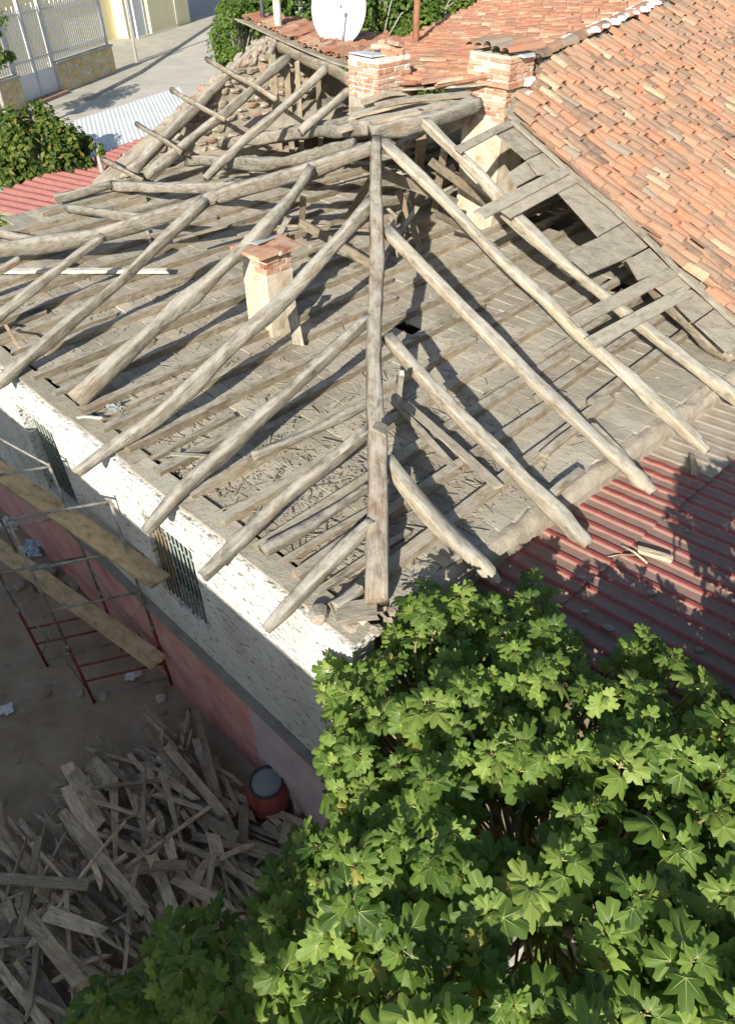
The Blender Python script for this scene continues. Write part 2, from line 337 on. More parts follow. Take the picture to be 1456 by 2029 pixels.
def board_mesh(L, w, th, m, bow=0.01, seg=4, taper=0.0, ragged=0.03):
    v, f = [], []; ph = U(0, 6.28); tw = U(-.03, .03)
    for i in range(seg + 1):
        t = i / seg; x = t * L; zb = bow * math.sin(t * math.pi) + 0.3 * bow * math.sin(t * 7 + ph)
        ww = w * (1 - taper * t) * (1 + U(-.03, .03)) / 2
        for (sy, sz) in ((-1, 0), (1, 0), (1, 1), (-1, 1)):
            e = U(-ragged, ragged) if i in (0, seg) else 0
            v.append(V((x + e, sy * ww + U(-.003, .003), sz * th + zb + sy * tw * t * w)))
    for i in range(seg):
        o = i * 4
        for k in range(4): f.append((o + k, o + 4 + k, o + 4 + (k + 1) % 4, o + (k + 1) % 4))
    f.append((0, 1, 2, 3)); f.append(tuple(seg * 4 + k for k in (3, 2, 1, 0)))
    return mesh(v, f, m)
def board(name, p0, p1, w, th, m, parent=None, up=V((0, 0, 1)), **kw):
    M, L = frame(p0, p1, up)
    return link(name, board_mesh(L, w, th, m, **kw), M, parent)
def box_mesh(x0, x1, y0, y1, z0, z1, m, jit=0.0, tint=None):
    v = [V((x + U(-jit, jit), y + U(-jit, jit), z + U(-jit, jit))) for z in (z0, z1) for (x, y) in ((x0, y0), (x1, y0), (x1, y1), (x0, y1))]
    f = [(3, 2, 1, 0), (4, 5, 6, 7), (0, 1, 5, 4), (1, 2, 6, 5), (2, 3, 7, 6), (3, 0, 4, 7)]
    return mesh(v, f, m, tint=tint)
def slab(name, poly, z0, z1, m, parent=None, kind=None):
    """extruded polygon (list of xy Vectors), top z1 may be a list"""
    n = len(poly); z1s = z1 if isinstance(z1, list) else [z1] * n; z0s = z0 if isinstance(z0, list) else [z0] * n
    o = V((poly[0].x, poly[0].y, 0)); area = sum(poly[i].x * poly[(i + 1) % n].y - poly[(i + 1) % n].x * poly[i].y for i in range(n))
    idx = list(range(n)) if area > 0 else list(range(n))[::-1]
    v = [V((poly[i].x, poly[i].y, z0s[i])) - o for i in idx] + [V((poly[i].x, poly[i].y, z1s[i])) - o for i in idx]
    f = [tuple(range(n))[::-1], tuple(range(n, 2 * n))] + [(i, (i + 1) % n, n + (i + 1) % n, n + i) for i in range(n)]
    ob = link(name, mesh(v, f, m), Matrix.Translation(o), parent)
    if kind: ob['kind'] = kind
    return ob
def rock_mesh(m, sx, sy, sz, sub=2, rough=0.35):
    bm = bmesh.new(); bmesh.ops.create_icosphere(bm, subdivisions=sub, radius=1); sd = U(0, 99)
    for v in bm.verts:
        d = v.co.normalized(); k = 1 + rough * noise.noise(d * 1.4 + V((sd, 0, 0)))
        c = V([math.copysign(abs(x) ** 0.7, x) for x in d]) * k
        v.co = V((c.x * sx, c.y * sy, c.z * sz))
    me = bpy.data.meshes.new('m'); bm.to_mesh(me); bm.free(); me.materials.append(m); return me
# ------------------------------------------------------------------ layout of the place
GZ = -1.1                                   # yard level
def az(d): return V((math.sin(math.radians(d)), math.cos(math.radians(d)), 0))
O = V((-0.12, 3.34, 0)); A = az(44.5); B = az(-46.2); E = az(48.5); ZF = 3.3
def H(a, b, z): return O + A * a + B * b + V((0, 0, z))
NIN = V((B.y, -B.x, 0));  NIN = NIN if NIN.dot(A) > 0 else -NIN      # inward normal of the long white wall
EIN = V((-E.y, E.x, 0)); EIN = EIN if EIN.dot(B) > 0 else -EIN       # inward normal of the right wall
APEX = onz(745, 283, 5.3)
RP = plane(V((O.x, O.y, 3.38)), V((O.x, O.y, 3.38)) + E, APEX)
LP = plane(V((O.x, O.y, 3.38)), V((O.x, O.y, 3.38)) + B, APEX)
def rp(x, y, off=0.0): return onp(x, y, RP, off)
def lp(x, y, off=0.0): return onp(x, y, LP, off)

# terrain: yard, rising behind the house to the street
def terrain_z(x, y):
    t = min(1, max(0, (y - 9.5 + 0.25 * min(0, x)) / 8.0)); t = t * t * (3 - 2 * t)
    return GZ + t * (2.0 - GZ)
vs, fs = [], []
xs = [-400, -200, -100, -60, -40, -30] + [-25 + i for i in range(51)] + [30, 40, 60, 100, 200, 400]
ys = [-400, -200, -100, -50, -30] + [-20 + i for i in range(41)] + [22 + 2 * i for i in range(12)] + [50, 60, 80, 120, 200, 400, 900]
for y in ys:
    for x in xs:
        vs.append(V((x, y, terrain_z(x, y) + (0.03 * noise.noise(V((x, y, 0))) if abs(x) < 26 and abs(y) < 26 else 0))))
nx = len(xs)
for j in range(len(ys) - 1):
    for i in range(nx - 1): fs.append((j * nx + i, j * nx + i + 1, (j + 1) * nx + i + 1, (j + 1) * nx + i))
tag(link('ground', mesh(vs, fs, M_earth, True)), kind='structure')

# ------------------------------------------------------------------ the house with the stripped roof
house = thing('house', H(4, 5, GZ), 'old single storey house with stripped roof frame, white rough plaster wall and part tiled roof', 'house')
def wall_holes(name, M, bs, zs, holes, th, m, parent):
    """wall in local x (along), y (inward), z with rectangular holes given as (x0,x1,z0,z1)"""
    v, f = [], []
    def inside(x, z): return any(h[0] < x < h[1] and h[2] < z < h[3] for h in holes)
    def quad(a, b, c, d):
        i = len(v); v.extend([a, b, c, d]); f.append((i, i + 1, i + 2, i + 3))
    for i in range(len(bs) - 1):
        for j in range(len(zs) - 1):
            x0, x1, z0, z1 = bs[i], bs[i + 1], zs[j], zs[j + 1]
            if inside((x0 + x1) / 2, (z0 + z1) / 2): continue
            quad(V((x0, 0, z0)), V((x0, 0, z1)), V((x1, 0, z1)), V((x1, 0, z0)))
            quad(V((x0, th, z0)), V((x1, th, z0)), V((x1, th, z1)), V((x0, th, z1)))
    for (x0, x1, z0, z1) in holes:
        quad(V((x0, 0, z0)), V((x0, th, z0)), V((x0, th, z1)), V((x0, 0, z1)))
        quad(V((x1, 0, z0)), V((x1, 0, z1)), V((x1, th, z1)), V((x1, th, z0)))
        quad(V((x0, 0, z0)), V((x1, 0, z0)), V((x1, th, z0)), V((x0, th, z0)))
        quad(V((x0, 0, z1)), V((x0, th, z1)), V((x1, th, z1)), V((x1, 0, z1)))
    a, b, c, d = bs[0], bs[-1], zs[0], zs[-1]
    quad(V((a, 0, c)), V((a, th, c)), V((a, th, d)), V((a, 0, d))); quad(V((b, 0, c)), V((b, 0, d)), V((b, th, d)), V((b, th, c)))
    quad(V((a, 0, d)), V((a, th, d)), V((b, th, d)), V((b, 0, d)))
    return link(name, mesh(v, f, m), M, parent)
MW = Matrix((B, NIN, V((0, 0, 1)))).transposed().to_4x4(); MW.translation = O
W1 = (5.27, 6.28, 1.28, 2.78); W2 = (2.36, 3.28, 1.42, 2.74)
wh = [W1, W2, (8.3, 9.2, 1.3, 2.76)]
bs = sorted({0.0, 12.0} | {h[0] for h in wh} | {h[1] for h in wh}); zs = sorted({0.79, 3.25} | {h[2] for h in wh} | {h[3] for h in wh})
wl_ = wall_holes('wall', MW, bs, zs, wh, 0.26, M_wall, house); wl_['label'] = 'white rough plaster upper wall with barred windows'
def wbox(name, x0, x1, y0, y1, z0, z1, m, parent, jit=0.0):
    return link(name, box_mesh(x0, x1, y0, y1, z0, z1, m, jit), MW, parent)
o = wbox('plinth_wall', 1.72, 12.0, -0.07, 0.25, GZ - 0.3, 0.74, M_pink, house); o['label'] = 'faded pink plaster lower wall'
o = wbox('plinth_wall', -0.07, 1.717, -0.074, 0.25, GZ - 0.3, 0.742, M_lilac, house); o['label'] = 'faded lilac plaster lower wall near the corner'
wbox('ledge', -0.1, 12.0, -0.11, 0.24, 0.742, 0.787, M_ledge, house)
v = O + NIN * 0.06
for wi, (x0, x1, z0, z1) in enumerate(wh[:2]):
    w = wbox('window', x0 + .002, x1 - .002, 0.20, 0.24, z0 + .002, z0 + .07, M_frame, house)
    fr = w
    for (a, b, c, d) in ((x0 + .003, x0 + .07, z0 + .07, z1 - .07), (x1 - .07, x1 - .003, z0 + .07, z1 - .07), (x0 + .003, x1 - .003, z1 - .07, z1 - .003), ((x0 + x1) / 2 - .03, (x0 + x1) / 2 + .03, z0 + .07, z1 - .07)):
        wbox('frame', a, b, 0.20, 0.24, c, d, M_frame, w)
    for (a, b) in ((x0 + .07, (x0 + x1) / 2 - .03), ((x0 + x1) / 2 + .03, x1 - .07)):
        wbox('pane', a, b, 0.215, 0.225, z0 + .07, z1 - .07, M_glass, w)
    nb = 11
    for k in range(nb):
        x = x0 + .05 + (x1 - x0 - .1) * k / (nb - 1)
        m_ = M_bar if (wi and k > 6) else M_greenbar
        yb = .13 if wi == 0 else .04
        P0 = MW @ V((x, yb, z0)); P1 = MW @ V((x, yb, z1))
        pipe('bar', [P0, P1], 0.011, m_, w, 6)
    for zz in (z0 + .25, (z0 + z1) / 2, z1 - .25):
        pipe('bar', [MW @ V((x0, yb + .012, zz)), MW @ V((x1, yb + .012, zz))], 0.010, M_greenbar, w, 6)
    wbox('lintel_wood', x0 - .1, x1 + .1, 0.012, 0.3, z1 + .003, z1 + .09, M_joist, w) if False else None
# right wall with plaster top
slab('wall', [O + E * 0.52, O + E * 18, O + E * 18 + EIN * 0.5, O + E * 0.52 + EIN * 0.5], GZ - .3, 3.2, M_stone, house)
slab('wall', [O + NIN * 0.505 + EIN * 0.003, O + E * 0.517, O + E * 0.517 + EIN * 0.5, O + NIN * 0.505 + EIN * .5], GZ - .3, 3.2, M_stone, house)
# far walls
F0, F1, F2 = onz(-170, 520, 3.25), onz(0, 447, 3.25), onz(228, 350, 3.25)
for p, q in ((F0, F1), (F1, F2)):
    d = (q - p).normalized(); n = V((d.y, -d.x, 0)) * 0.4
    slab('wall', [p, q, q + n, p + n], GZ - 0.3, 3.22, M_stone, house)
slab('wall', [H(0.55, 11.9, 0), F0, F0 + V((.4, -.2, 0)), H(0.55, 11.5, 0)], GZ - .3, 3.2, M_stone, house)

# ---- attic floor: boards along the long wall, joists across
JB = [0.38, 0.85, 1.36, 1.88, 2.43, 2.99, 3.55, 4.08, 4.58, 5.12, 5.67, 6.25, 6.85, 7.45, 8.05, 8.65, 9.3, 9.9, 10.5, 11.1, 11.6]
HOLES = [(795, 640, 26), (1090, 430, 60), (1210, 560, 28)]
TE = math.tan(math.radians(4.0))
a = 0.305; row = 0
FB = []
while a < 12.5:
    w = U(0.20, 0.28); b = 0.12 - a * TE
    bmax = 11.6 if a < 5 else 11.9
    if a < 2.2: bmax = 10.2 + a * 0.4
    while b < bmax - 0.2:
        L = R.choice([1.12, 1.66, 2.2, 1.4, 1.9]) + U(-.05, .05); e = min(b + L, bmax)
        p = H(a + w / 2, b, ZF); q = H(a + w / 2, e, ZF)
        mid = (p + q) / 2; px = proj(mid)
        segs = [(b, e)]
        for (hx, hy, hr) in HOLES:
            hp = onz(hx, hy, ZF); dh = hp - O; ha = dh.dot(A); hb = dh.dot(B) 
            s = hr / 150.0
            if abs(ha - (a + w / 2)) < s and b < hb + s and e > hb - s:
                segs = [(b, hb - s + U(-.06, .06)), (hb + s + U(-.06, .06), e)]
        for (s0, s1) in segs:
            if s1 - s0 > 0.08: FB.append((a + w / 2, s0 + .004, s1 - .004, w - 0.012))
        b = e
    a += w; row += 1
FB.sort(key=lambda q: (H(q[0], (q[1] + q[2]) / 2, ZF) - CAM).length)
print('floor boards', len(FB))
for (am, s0, s1, w) in FB[:300]:
    board('floor_board', H(am, s0, ZF - 0.03 + U(-.009, .007)), H(am, s1, ZF - 0.03 + U(-.009, .007)), w, 0.025, M_dust, house, bow=0.006, seg=3)
fv, ff_ = [], []
for (am, s0, s1, w) in FB[300:]:
    zt_ = ZF - .005 + U(-.009, .007); q = [H(am + sx_ * w / 2, sb, zt_ - dz_) for dz_ in (.025, 0) for (sx_, sb) in ((-1, s0), (1, s0), (1, s1), (-1, s1))]
    i0 = len(fv); fv += q; ff_ += [tuple(i0 + k for k in f_) for f_ in ((3, 2, 1, 0), (4, 5, 6, 7), (0, 1, 5, 4), (1, 2, 6, 5), (2, 3, 7, 6), (3, 0, 4, 7))]
if fv: link('floor_board_rest', mesh(fv, ff_, M_dust), None, house)['kind'] = 'stuff'
for i, b in enumerate(JB):
    a0 = 0.16 + U(-.03, .03); a1 = 12.0
    bb0, bb1 = b + U(-.02, .02), b + U(-.06, .06)
    if b > 10: a0 = 1.2 + (b - 10) * 1.6
    # joists in two lengths, lapped
    cut = U(4.2, 6.0)
    for (x0, x1, sh) in ((a0, cut, 0), (cut - 0.3, a1, 0.10)):
        up_h = U(0.075, 0.11)
        board('joist', H(x0, bb0 + sh, ZF - .008), H(x1, bb1 + sh, ZF - 0.008), U(0.09, 0.13), up_h, M_joist, house, bow=0.012, seg=8, ragged=0.02)
# extra joist stubs near the front wall (nailers between joists)
for b in (0.62, 1.1, 3.25, 4.3, 5.4, 6.5, 7.2):
    a0 = U(.15, .3); board('joist', H(a0, b, ZF - .007), H(a0 + U(.8, 1.8), b + U(-.1, .1), ZF - .007), 0.07, 0.05, M_joist, house, seg=3)
# wall plates along the edge
b = 0.0
while b < 11:
    L = U(1.0, 2.1)
    board('wall_plate', H(0.14 + U(-.02, .02), b + .01, 3.285 + U(0, .012)), H(0.14 + U(-.02, .02), b + L, 3.285 + U(0, .012)), U(0.20, 0.25), 0.035, M_dust, house, bow=0.005); b += L
# right wall cap: crumbling plaster
def cap_strip(name, p0, p1, w, h, m, sd):
    M, L = frame(p0, p1); v, f = [], []; n = int(L / 0.07); k = 9
    for i in range(n + 1):
        x = L * i / n
        for j in range(k):
            t = j / (k - 1) * 2 - 1
            zz = h * (1 - abs(t) ** 3.0) * (0.75 + 0.5 * noise.noise(V((x * 2.3, t * 1.5, sd)))) + 0.02 * noise.noise(V((x * 11, t * 6, sd)))
            v.append(V((x, t * w * (1 + 0.15 * noise.noise(V((x * 3, sd, j > 4)))), zz if 0 < j < k - 1 else -0.05)))
    for i in range(n):
        for j in range(k - 1): f.append((i * k + j, (i + 1) * k + j, (i + 1) * k + j + 1, i * k + j + 1))
    return link(name, mesh(v, f, m, True), M, house)
Z0 = V((0, 0, 3.2))
o = cap_strip('plaster_cap', O + E * 0.9 + EIN * 0.10 + Z0, O + E * 9.5 + EIN * 0.10 + Z0, 0.13, 0.10, M_mud, 3.0); o['label'] = 'crumbling pale plaster edge along the right eave'
# foot rubble at the near corner
for k in range(14):
    p = H(U(.0, .5), U(-.05, .45), 3.3 + U(0, .08)); s = U(.03, .075)
    link('corner_stone', rock_mesh(R.choice([M_mortar, M_stone]), s * 1.3, s, s * .7), Matrix.Translation(p) @ Matrix.Rotation(U(0, 6), 4, 'Z'), house)

# ---- roof timbers
def L_(name, px, r0, r1, fn, m=M_log, off=0.0, **kw):
    return log(name, [fn(x, y, off) for x, y in px], r0, r1, m, house, **kw)
hipl = log('hip_rafter', [APEX + V((0, .05, .02)), onz(745, 1195, 3.45)], 0.07, 0.095, M_hip, house, rough=0.2, seg=30, hew=.48)
hipl['label'] = 'long hip rafter of peeling trunk running to the near corner'
# right slope rafters
L_('rafter', [(840, 240), (990, 398)], .08, .08, rp, m=M_hewn, hew=.42, flat=.62)
L_('rafter', [(985, 405), (1200, 590), (1440, 775), (1480, 808)], .085, .08, rp, m=M_hewn, hew=.42, flat=.62, tail=.12)
L_('rafter', [(757, 285), (1000, 520), (1200, 702), (1345, 838), (1402, 893)], .075, .085, rp, m=M_hewn, hew=.42, flat=.62, tail=.15)
L_('rafter', [(762, 455), (1010, 705), (1220, 905), (1292, 977)], .072, .085, rp, m=M_hewn, hew=.42, flat=.62, tail=.14)
L_('rafter', [(765, 665), (960, 880), (1100, 1015), (1166, 1079)], .075, .085, rp, m=M_hewn, hew=.42, flat=.62, tail=.16)
L_('rafter', [(768, 905), (870, 1030), (950, 1110), (990, 1155)], .075, .08, rp, m=M_hewn, hew=.42, flat=.62, tail=.18)
L_('rafter', [(1110, 375), (1330, 610), (1450, 715)], .07, .08, rp, off=-0.12, m=M_joist)
for (x0, y0, x1, y1) in ((1165, 690 + 160, 1270, 962), (1285, 805, 1385, 885), (1040, 978, 1130, 1060)):
    board('splice_batten', rp(x0 + 7, y0 - 4, -.02), rp(x1 + 7, y1 - 4, -.04), .055, .06, M_joist, house, up=RP[0], taper=.3)
# left slope rafters
L_('rafter', [(738, 400), (578, 572), (436, 710), (300, 832), (156, 942)], 0.066, 0.071, lp, hew=.48, tail=.18)
L_('rafter', [(733, 632), (505, 842), (287, 1052)], 0.059, 0.067, lp, hew=.48, tail=.2)
L_('rafter', [(733, 855), (555, 995), (401, 1143)], 0.060, 0.067, lp, hew=.48, tail=.2)
L_('rafter', [(738, 1035), (630, 1142), (526, 1248)], 0.055, 0.060, lp, hew=.48, tail=.2)
L_('rafter', [(618, 335), (520, 455), (420, 555), (300, 665), (150, 795)], 0.063, 0.084, lp, hew=.48, off=-.02)
L_('rafter', [(411, 397), (246, 549), (117, 660), (40, 725), (-8, 770)], 0.060, 0.066, lp, hew=.48, tail=.1)
L_('rafter', [(205, 466), (50, 586), (-60, 680)], 0.046, 0.055, lp, hew=.48)
L_('rafter', [(40, 512), (-90, 600)], 0.042, 0.050, lp, hew=.48)
# short split rafters lying between the main ones
for (x0, y0, x1, y1, r) in ((735, 795, 500, 905, .045), (730, 965, 520, 1090, .05), (715, 1165, 665, 1205, .05)):
    L_('rafter', [(x0, y0), ((x0 + x1) / 2, (y0 + y1) / 2 + 4), (x1, y1)], r, r, lambda x, y, off: onz(x, y, ZF + .13))
# far hip and the long logs of the back slope
def zl(name, pts, r0, r1, m=M_log, **kw):
    return log(name, [onz(x, y, z) for x, y, z in pts], r0, r1, m, house, **kw)
o = zl('hip_rafter', [(738, 292, 5.25), (550, 352, 4.85), (410, 398, 4.45), (210, 460, 3.95), (0, 497, 3.65), (-130, 540, 3.4)], .085, .115); o['label'] = 'bent hip rafter running to the far left corner'
zl('rafter', [(640, 338, 4.75), (430, 372, 4.1), (224, 368, 3.5)], .075, .09)
zl('rafter', [(700, 288, 5.0), (550, 322, 4.3), (372, 320, 3.7)], .08, .10)
zl('rafter', [(325, 425, 4.1), (250, 430, 3.8), (135, 412, 3.45)], .06, .07)
zl('rafter', [(95, 483, 3.75), (0, 466, 3.6), (-60, 455, 3.5)], .06, .07)
zl('rafter', [(222, 366, 3.55), (110, 395, 3.42)], .07, .08)
o = zl('ridge_beam', [(735, 262, 5.2), (830, 240, 5.25), (945, 205, 5.3)], .11, .11); o['label'] = 'dusty ridge beam between the chimneys'
zl('rafter', [(730, 256, 5.1), (594, 264, 4.3), (440, 285, 3.7)], .095, .11)
zl('rafter', [(870, 205, 5.1), (700, 240, 4.8), (560, 262, 4.1)], .08, .09)
zl('purlin', [(940, 228, 5.0), (870, 262, 4.9), (790, 290, 4.8)], .07, .08)
for (x0, y0, z0, x1, y1, z1, w) in ((672, 262, 4.95, 880, 214, 5.25, .26), (690, 236, 5.05, 862, 196, 5.3, .24), (742, 214, 5.2, 930, 190, 5.35, .22), (720, 205, 5.2, 800, 186, 5.3, .2), (835, 222, 5.25, 938, 205, 5.3, .16)):
    board('ridge_plank', onz(x0, y0, z0), onz(x1, y1, z1), w, .05, M_hewn, house, seg=8, bow=.03, taper=.15, ragged=.06)
# framing under the apex
kp = APEX.copy(); kp.z = ZF
def st(name, p, q, w, th, m=M_joist, up=V((0, 1, 0))): return board(name, p, q, w, th, m, house, up=up, seg=4, bow=.01)
st('king_post', V((kp.x, kp.y + .1, ZF)), V((APEX.x, APEX.y + .1, APEX.z - .1)), .16, .14)
for (x0, y0, z0, x1, y1, z1, w) in ((834, 276, 5.0, 832, 340, 3.5, .16), (926, 233, 5.05, 924, 285, 3.7, .14), (853, 321, 4.6, 970, 405, 3.9, .12),
        (760, 345, 4.6, 905, 405, 4.0, .14), (830, 335, 4.4, 795, 470, 3.45, .10), (790, 380, 4.2, 835, 500, 3.4, .10), (880, 300, 4.7, 860, 420, 3.5, .12),
        (600, 395, 4.2, 597, 470, 3.4, .10), (755, 330, 4.9, 690, 430, 3.4, .11), (900, 330, 4.3, 770, 455, 3.5, .11), (590, 440, 3.9, 735, 525, 3.45, .12)):
    st('strut', onz(x0, y0, z0), onz(x1, y1, z1), w, .07)
for k in range(16):
    x, y = U(400, 735), U(300, 470); p = onz(x, y, U(3.42, 3.9)); d = az(R.choice([45, 45, 90, 110, 0]) + U(-15, 15)); L = U(.5, 1.6)
    st('lath', p - d * (L / 2), p + d * (L / 2) + V((0, 0, U(-.1, .25))), U(.05, .11), .03, up=V((U(-.3, .3), U(-.3, .3), 1)))
for k in range(12):
    x, y = U(770, 900), U(330, 520); p = onz(x, y, U(3.45, 4.3)); d = az(R.choice([45, 135, 0]) + U(-25, 25)); d.z = U(-.6, .6); L = U(.4, 1.2)
    st('lath', p - d * (L / 2), p + d * (L / 2), U(.05, .10), .035, up=V((U(-.3, .3), -.6, .6)))
st('brace', onz(795, 745, 4.3), onz(790, 800, 3.5), .05, .05, M_whitew)

# ---- rear wing: stone gable, its rafters and poles
G0 = onz(222, 348, 3.3); Gp = aty(541, 74, 18.1); G2 = Gp + (Gp - G0) * 1.0; G2.z = 3.3
gd = V((Gp.x - G0.x, Gp.y - G0.y, 0)); gl = gd.length; gd.normalize(); gn = V((gd.y, -gd.x, 0))
if gn.y > 0: gn = -gn                                   # towards the camera (inside of the attic)
MG = Matrix((gd, -gn, V((0, 0, 1)))).transposed().to_4x4(); MG.translation = V((G0.x, G0.y, 0))
gv = [V((-.3, 0, GZ)), V((2 * gl, 0, GZ)), V((2 * gl, 0, 3.2)), V((gl, 0, Gp.z - .08)), V((-.3, 0, 3.12))]
gv += [p + V((0, 0.5, 0)) for p in gv]
gw = link('gable_wall', mesh(gv, [(0, 1, 2, 3, 4), (9, 8, 7, 6, 5), (4, 3, 8, 9), (3, 2, 7, 8), (0, 4, 9, 5), (1, 6, 7, 2)], M_mud), MG, house); gw['label'] = 'rubble stone gable wall of the rear wing'
rocks = [rock_mesh(R.choice([M_stone, M_mud, M_mud, M_redstone, M_mud]), U(.08, .15), U(.08, .13), U(.04, .07), rough=.6) for _ in range(14)]
slope = (Gp.z - 3.2) / gl
x = -.2
while x < gl + .3:
    for yy in (0.08, 0.27, 0.45):
        xx = x + U(-.08, .08); z = 3.14 + slope * min(xx, 2 * gl - xx) + U(.0, .05)
        link('stone', R.choice(rocks), MG @ Matrix.Translation((xx, yy + U(-.04, .04), z)) @ Matrix.Rotation(-math.atan(slope) + U(-.2, .2), 4, 'Y') @ Matrix.Rotation(U(-.5, .5), 4, 'Z'), gw)
    x += U(.19, .27)
z = 3.3
while z < Gp.z - .1:
    x = max(-.2, (z - 3.2) / slope + .1)
    while x < gl + 1.5:
        link('stone', R.choice(rocks), MG @ Matrix.Translation((x, -0.0, z + U(-.03, .03))) @ Matrix.Rotation(U(-.2, .2), 4, 'Y') @ Matrix.Diagonal((1, .7, 1, 1)), gw)
        x += U(.24, .38)
    z += U(.15, .19)
WR = onz(697, 158, 5.25)
WP = plane(V((G0.x, G0.y, 3.42)), V((Gp.x, Gp.y, Gp.z - .05)), WR)
def wp(x, y, off=0.0): return onp(x, y, WP, off)
L_('rafter', [(523, 78), (390, 210), (258, 342)], .085, .10, wp)
L_('rafter', [(572, 113), (440, 228), (291, 351)], .075, .085, wp)
L_('rafter', [(642, 133), (520, 248), (406, 353)], .065, .07, wp)
L_('rafter', [(690, 180), (597, 262)], .07, .075, wp, off=-.1)
L_('rafter', [(545, 78), (532, 112)], .08, .08, wp)
for (x0, y0, x1, y1) in ((411, 115, 545, 195), (341, 178, 441, 236), (273, 247, 361, 299), (206, 316, 281, 357)):
    log('pole', [wp(x0, y0, .14), wp(x1, y1, .10)], .055, .045, M_joist, house, sides=8, seg=6)
zr = [aty(553, 92, 17.9), onz(697, 160, 5.2)]
log('ridge_beam', zr, .09, .09, M_joist, house)
for (x0, y0, y1, Y, w) in ((538, 108, 222, 17.3, .16), (567, 128, 232, 16.9, .13), (588, 122, 232, 16.7, .10), (630, 150, 215, 15.9, .10)):
    t = aty(x0, y0, Y); st('post', t, V((t.x, t.y, 3.2)), w, .1)
# mud and loam bed between the wing and the ridge
def mound(name, pxs, z, hgt, m, sd, label=None):
    pts = [onz(x, y, z) for x, y in pxs]; c = sum(pts, V()) / len(pts); v = [V((0, 0, hgt))]; f = []
    n = 36; rings = 8
    def rim(t):
        t = t % 1 * len(pts); i = int(t); u = t - i; return pts[i].lerp(pts[(i + 1) % len(pts)], u) - c
    for r in range(1, rings + 1):
        k = r / rings
        for i in range(n):
            q = rim(i / n) * k
            v.append(V((q.x, q.y, hgt * (1 - k ** 2.2) * (1 + .5 * noise.noise(V((q.x * 1.2, q.y * 1.2, sd)))) + .05 * noise.noise(V((q.x * 5, q.y * 5, sd))))))
    for i in range(n): f.append((0, 1 + i, 1 + (i + 1) % n))
    for r in range(rings - 1):
        for i in range(n):
            a = 1 + r * n + i; b = 1 + r * n + (i + 1) % n; f.append((a, a + n, b + n, b))
    o = link(name, mesh(v, f, m, True), Matrix.Translation(c), house)
    if label: o['label'] = label
    return o
mound('mud_bed', [(430, 330), (330, 345), (420, 250), (560, 215), (700, 190), (720, 250), (600, 300)], 3.3, .25, M_mud, 1.0, 'dried mud filling under the rear wing rafters')
mound('mud_bed', [(715, 250), (690, 215), (735, 190), (860, 190), (930, 195), (945, 212), (850, 228)], 5.05, .12, M_mud, 2.0, 'dried mud slope between the two rear chimneys')
mound('mud_bed', [(470, 250), (560, 215), (690, 195), (720, 215), (700, 245), (560, 262)], 4.0, .25, M_mud, 5.0, 'dried mud slope below the rear chimney')

# ---- boards left on the right slope beside the tiles
def rboard(px, w, off=.10, m=M_board, name='roof_board'):
    p, q = rp(px[0], px[1], off), rp(px[2], px[3], off)
    return board(name, p, q, w, .022, m, house, up=RP[0], bow=.008, ragged=.02)
def rsheet(px, off=.09):
    pts = [rp(x, y, off) for x, y in px]; c = pts[0]
    n = len(pts); v = [p - c for p in pts] + [p - c + RP[0] * .022 for p in pts]
    f = [tuple(range(n)), tuple(range(2 * n - 1, n - 1, -1))] + [(i, i + n, (i + 1) % n + n, (i + 1) % n) for i in range(n)]
    return link('roof_board', mesh(v, f, M_board), Matrix.Translation(c), house)
rboard((948, 428, 1122, 338), .17, .16); rboard((1000, 428, 1142, 352), .16, .125)
rboard((905, 300, 1012, 245), .13, .14)
rsheet([(983, 268), (1008, 250), (1050, 268), (1078, 300), (1040, 318)]); rsheet([(1042, 320), (1080, 303), (1118, 343), (1064, 348)])
rsheet([(1104, 382), (1142, 358), (1188, 392), (1232, 442), (1183, 470)])
rsheet([(1117, 504), (1183, 473), (1234, 444), (1281, 491), (1236, 515), (1164, 545)])
rsheet([(1240, 518), (1284, 494), (1326, 536), (1262, 556)])
rboard((1137, 640, 1332, 540), .17, .15); rboard((1168, 682, 1362, 578), .17, .15)
rsheet([(1332, 542), (1366, 572), (1330, 598), (1292, 566)]); rsheet([(1366, 575), (1412, 612), (1372, 640), (1333, 601)])
rsheet([(1414, 614), (1470, 662), (1442, 704), (1375, 642)])
rsheet([(1040, 322), (1062, 350), (1022, 372), (1006, 345)], .02)
# thin batten edging against the tiles
for (x0, y0, x1, y1) in ((1012, 243, 1120, 340), (1120, 340, 1240, 440), (1240, 440, 1345, 545), (1345, 545, 1480, 668)):
    board('batten', rp(x0, y0, .14), rp(x1, y1, .14), .06, .05, M_board, house, up=RP[0])
# ------------------------------------------------------------------ roof tiles
def tile_data(m, tint, L=.43, r0=.074, r1=.095, th=.014, seg=6, flip=False):
    v, f = [], []
    for (x, r) in ((0, r0), (L, r1)):
        for rr in (r, r - th):
            for k in range(seg + 1):
                t = math.pi * k / seg; y = rr * math.cos(t); z = rr * math.sin(t) * .85
                v.append(V((x, y, -z if flip else z)))
    n = seg + 1
    for k in range(seg):
        f.append((k, k + 1, 2 * n + k + 1, 2 * n + k)); f.append((n + k, 3 * n + k, 3 * n + k + 1, n + k + 1))
        f.append((k, n + k, n + k + 1, k + 1)); f.append((2 * n + k, 2 * n + k + 1, 3 * n + k + 1, 3 * n + k))
    for e in (0, seg): f.append((e, 2 * n + e, 3 * n + e, n + e))
    return mesh(v, f, m, tint=tint)
def inpoly(x, y, poly):
    c = False; j = len(poly) - 1
    for i in range(len(poly)):
        xi, yi = poly[i]; xj, yj = poly[j]
        if (yi > y) != (yj > y) and x < (xj - xi) * (y - yi) / (yj - yi) + xi: c = not c
        j = i
    return c
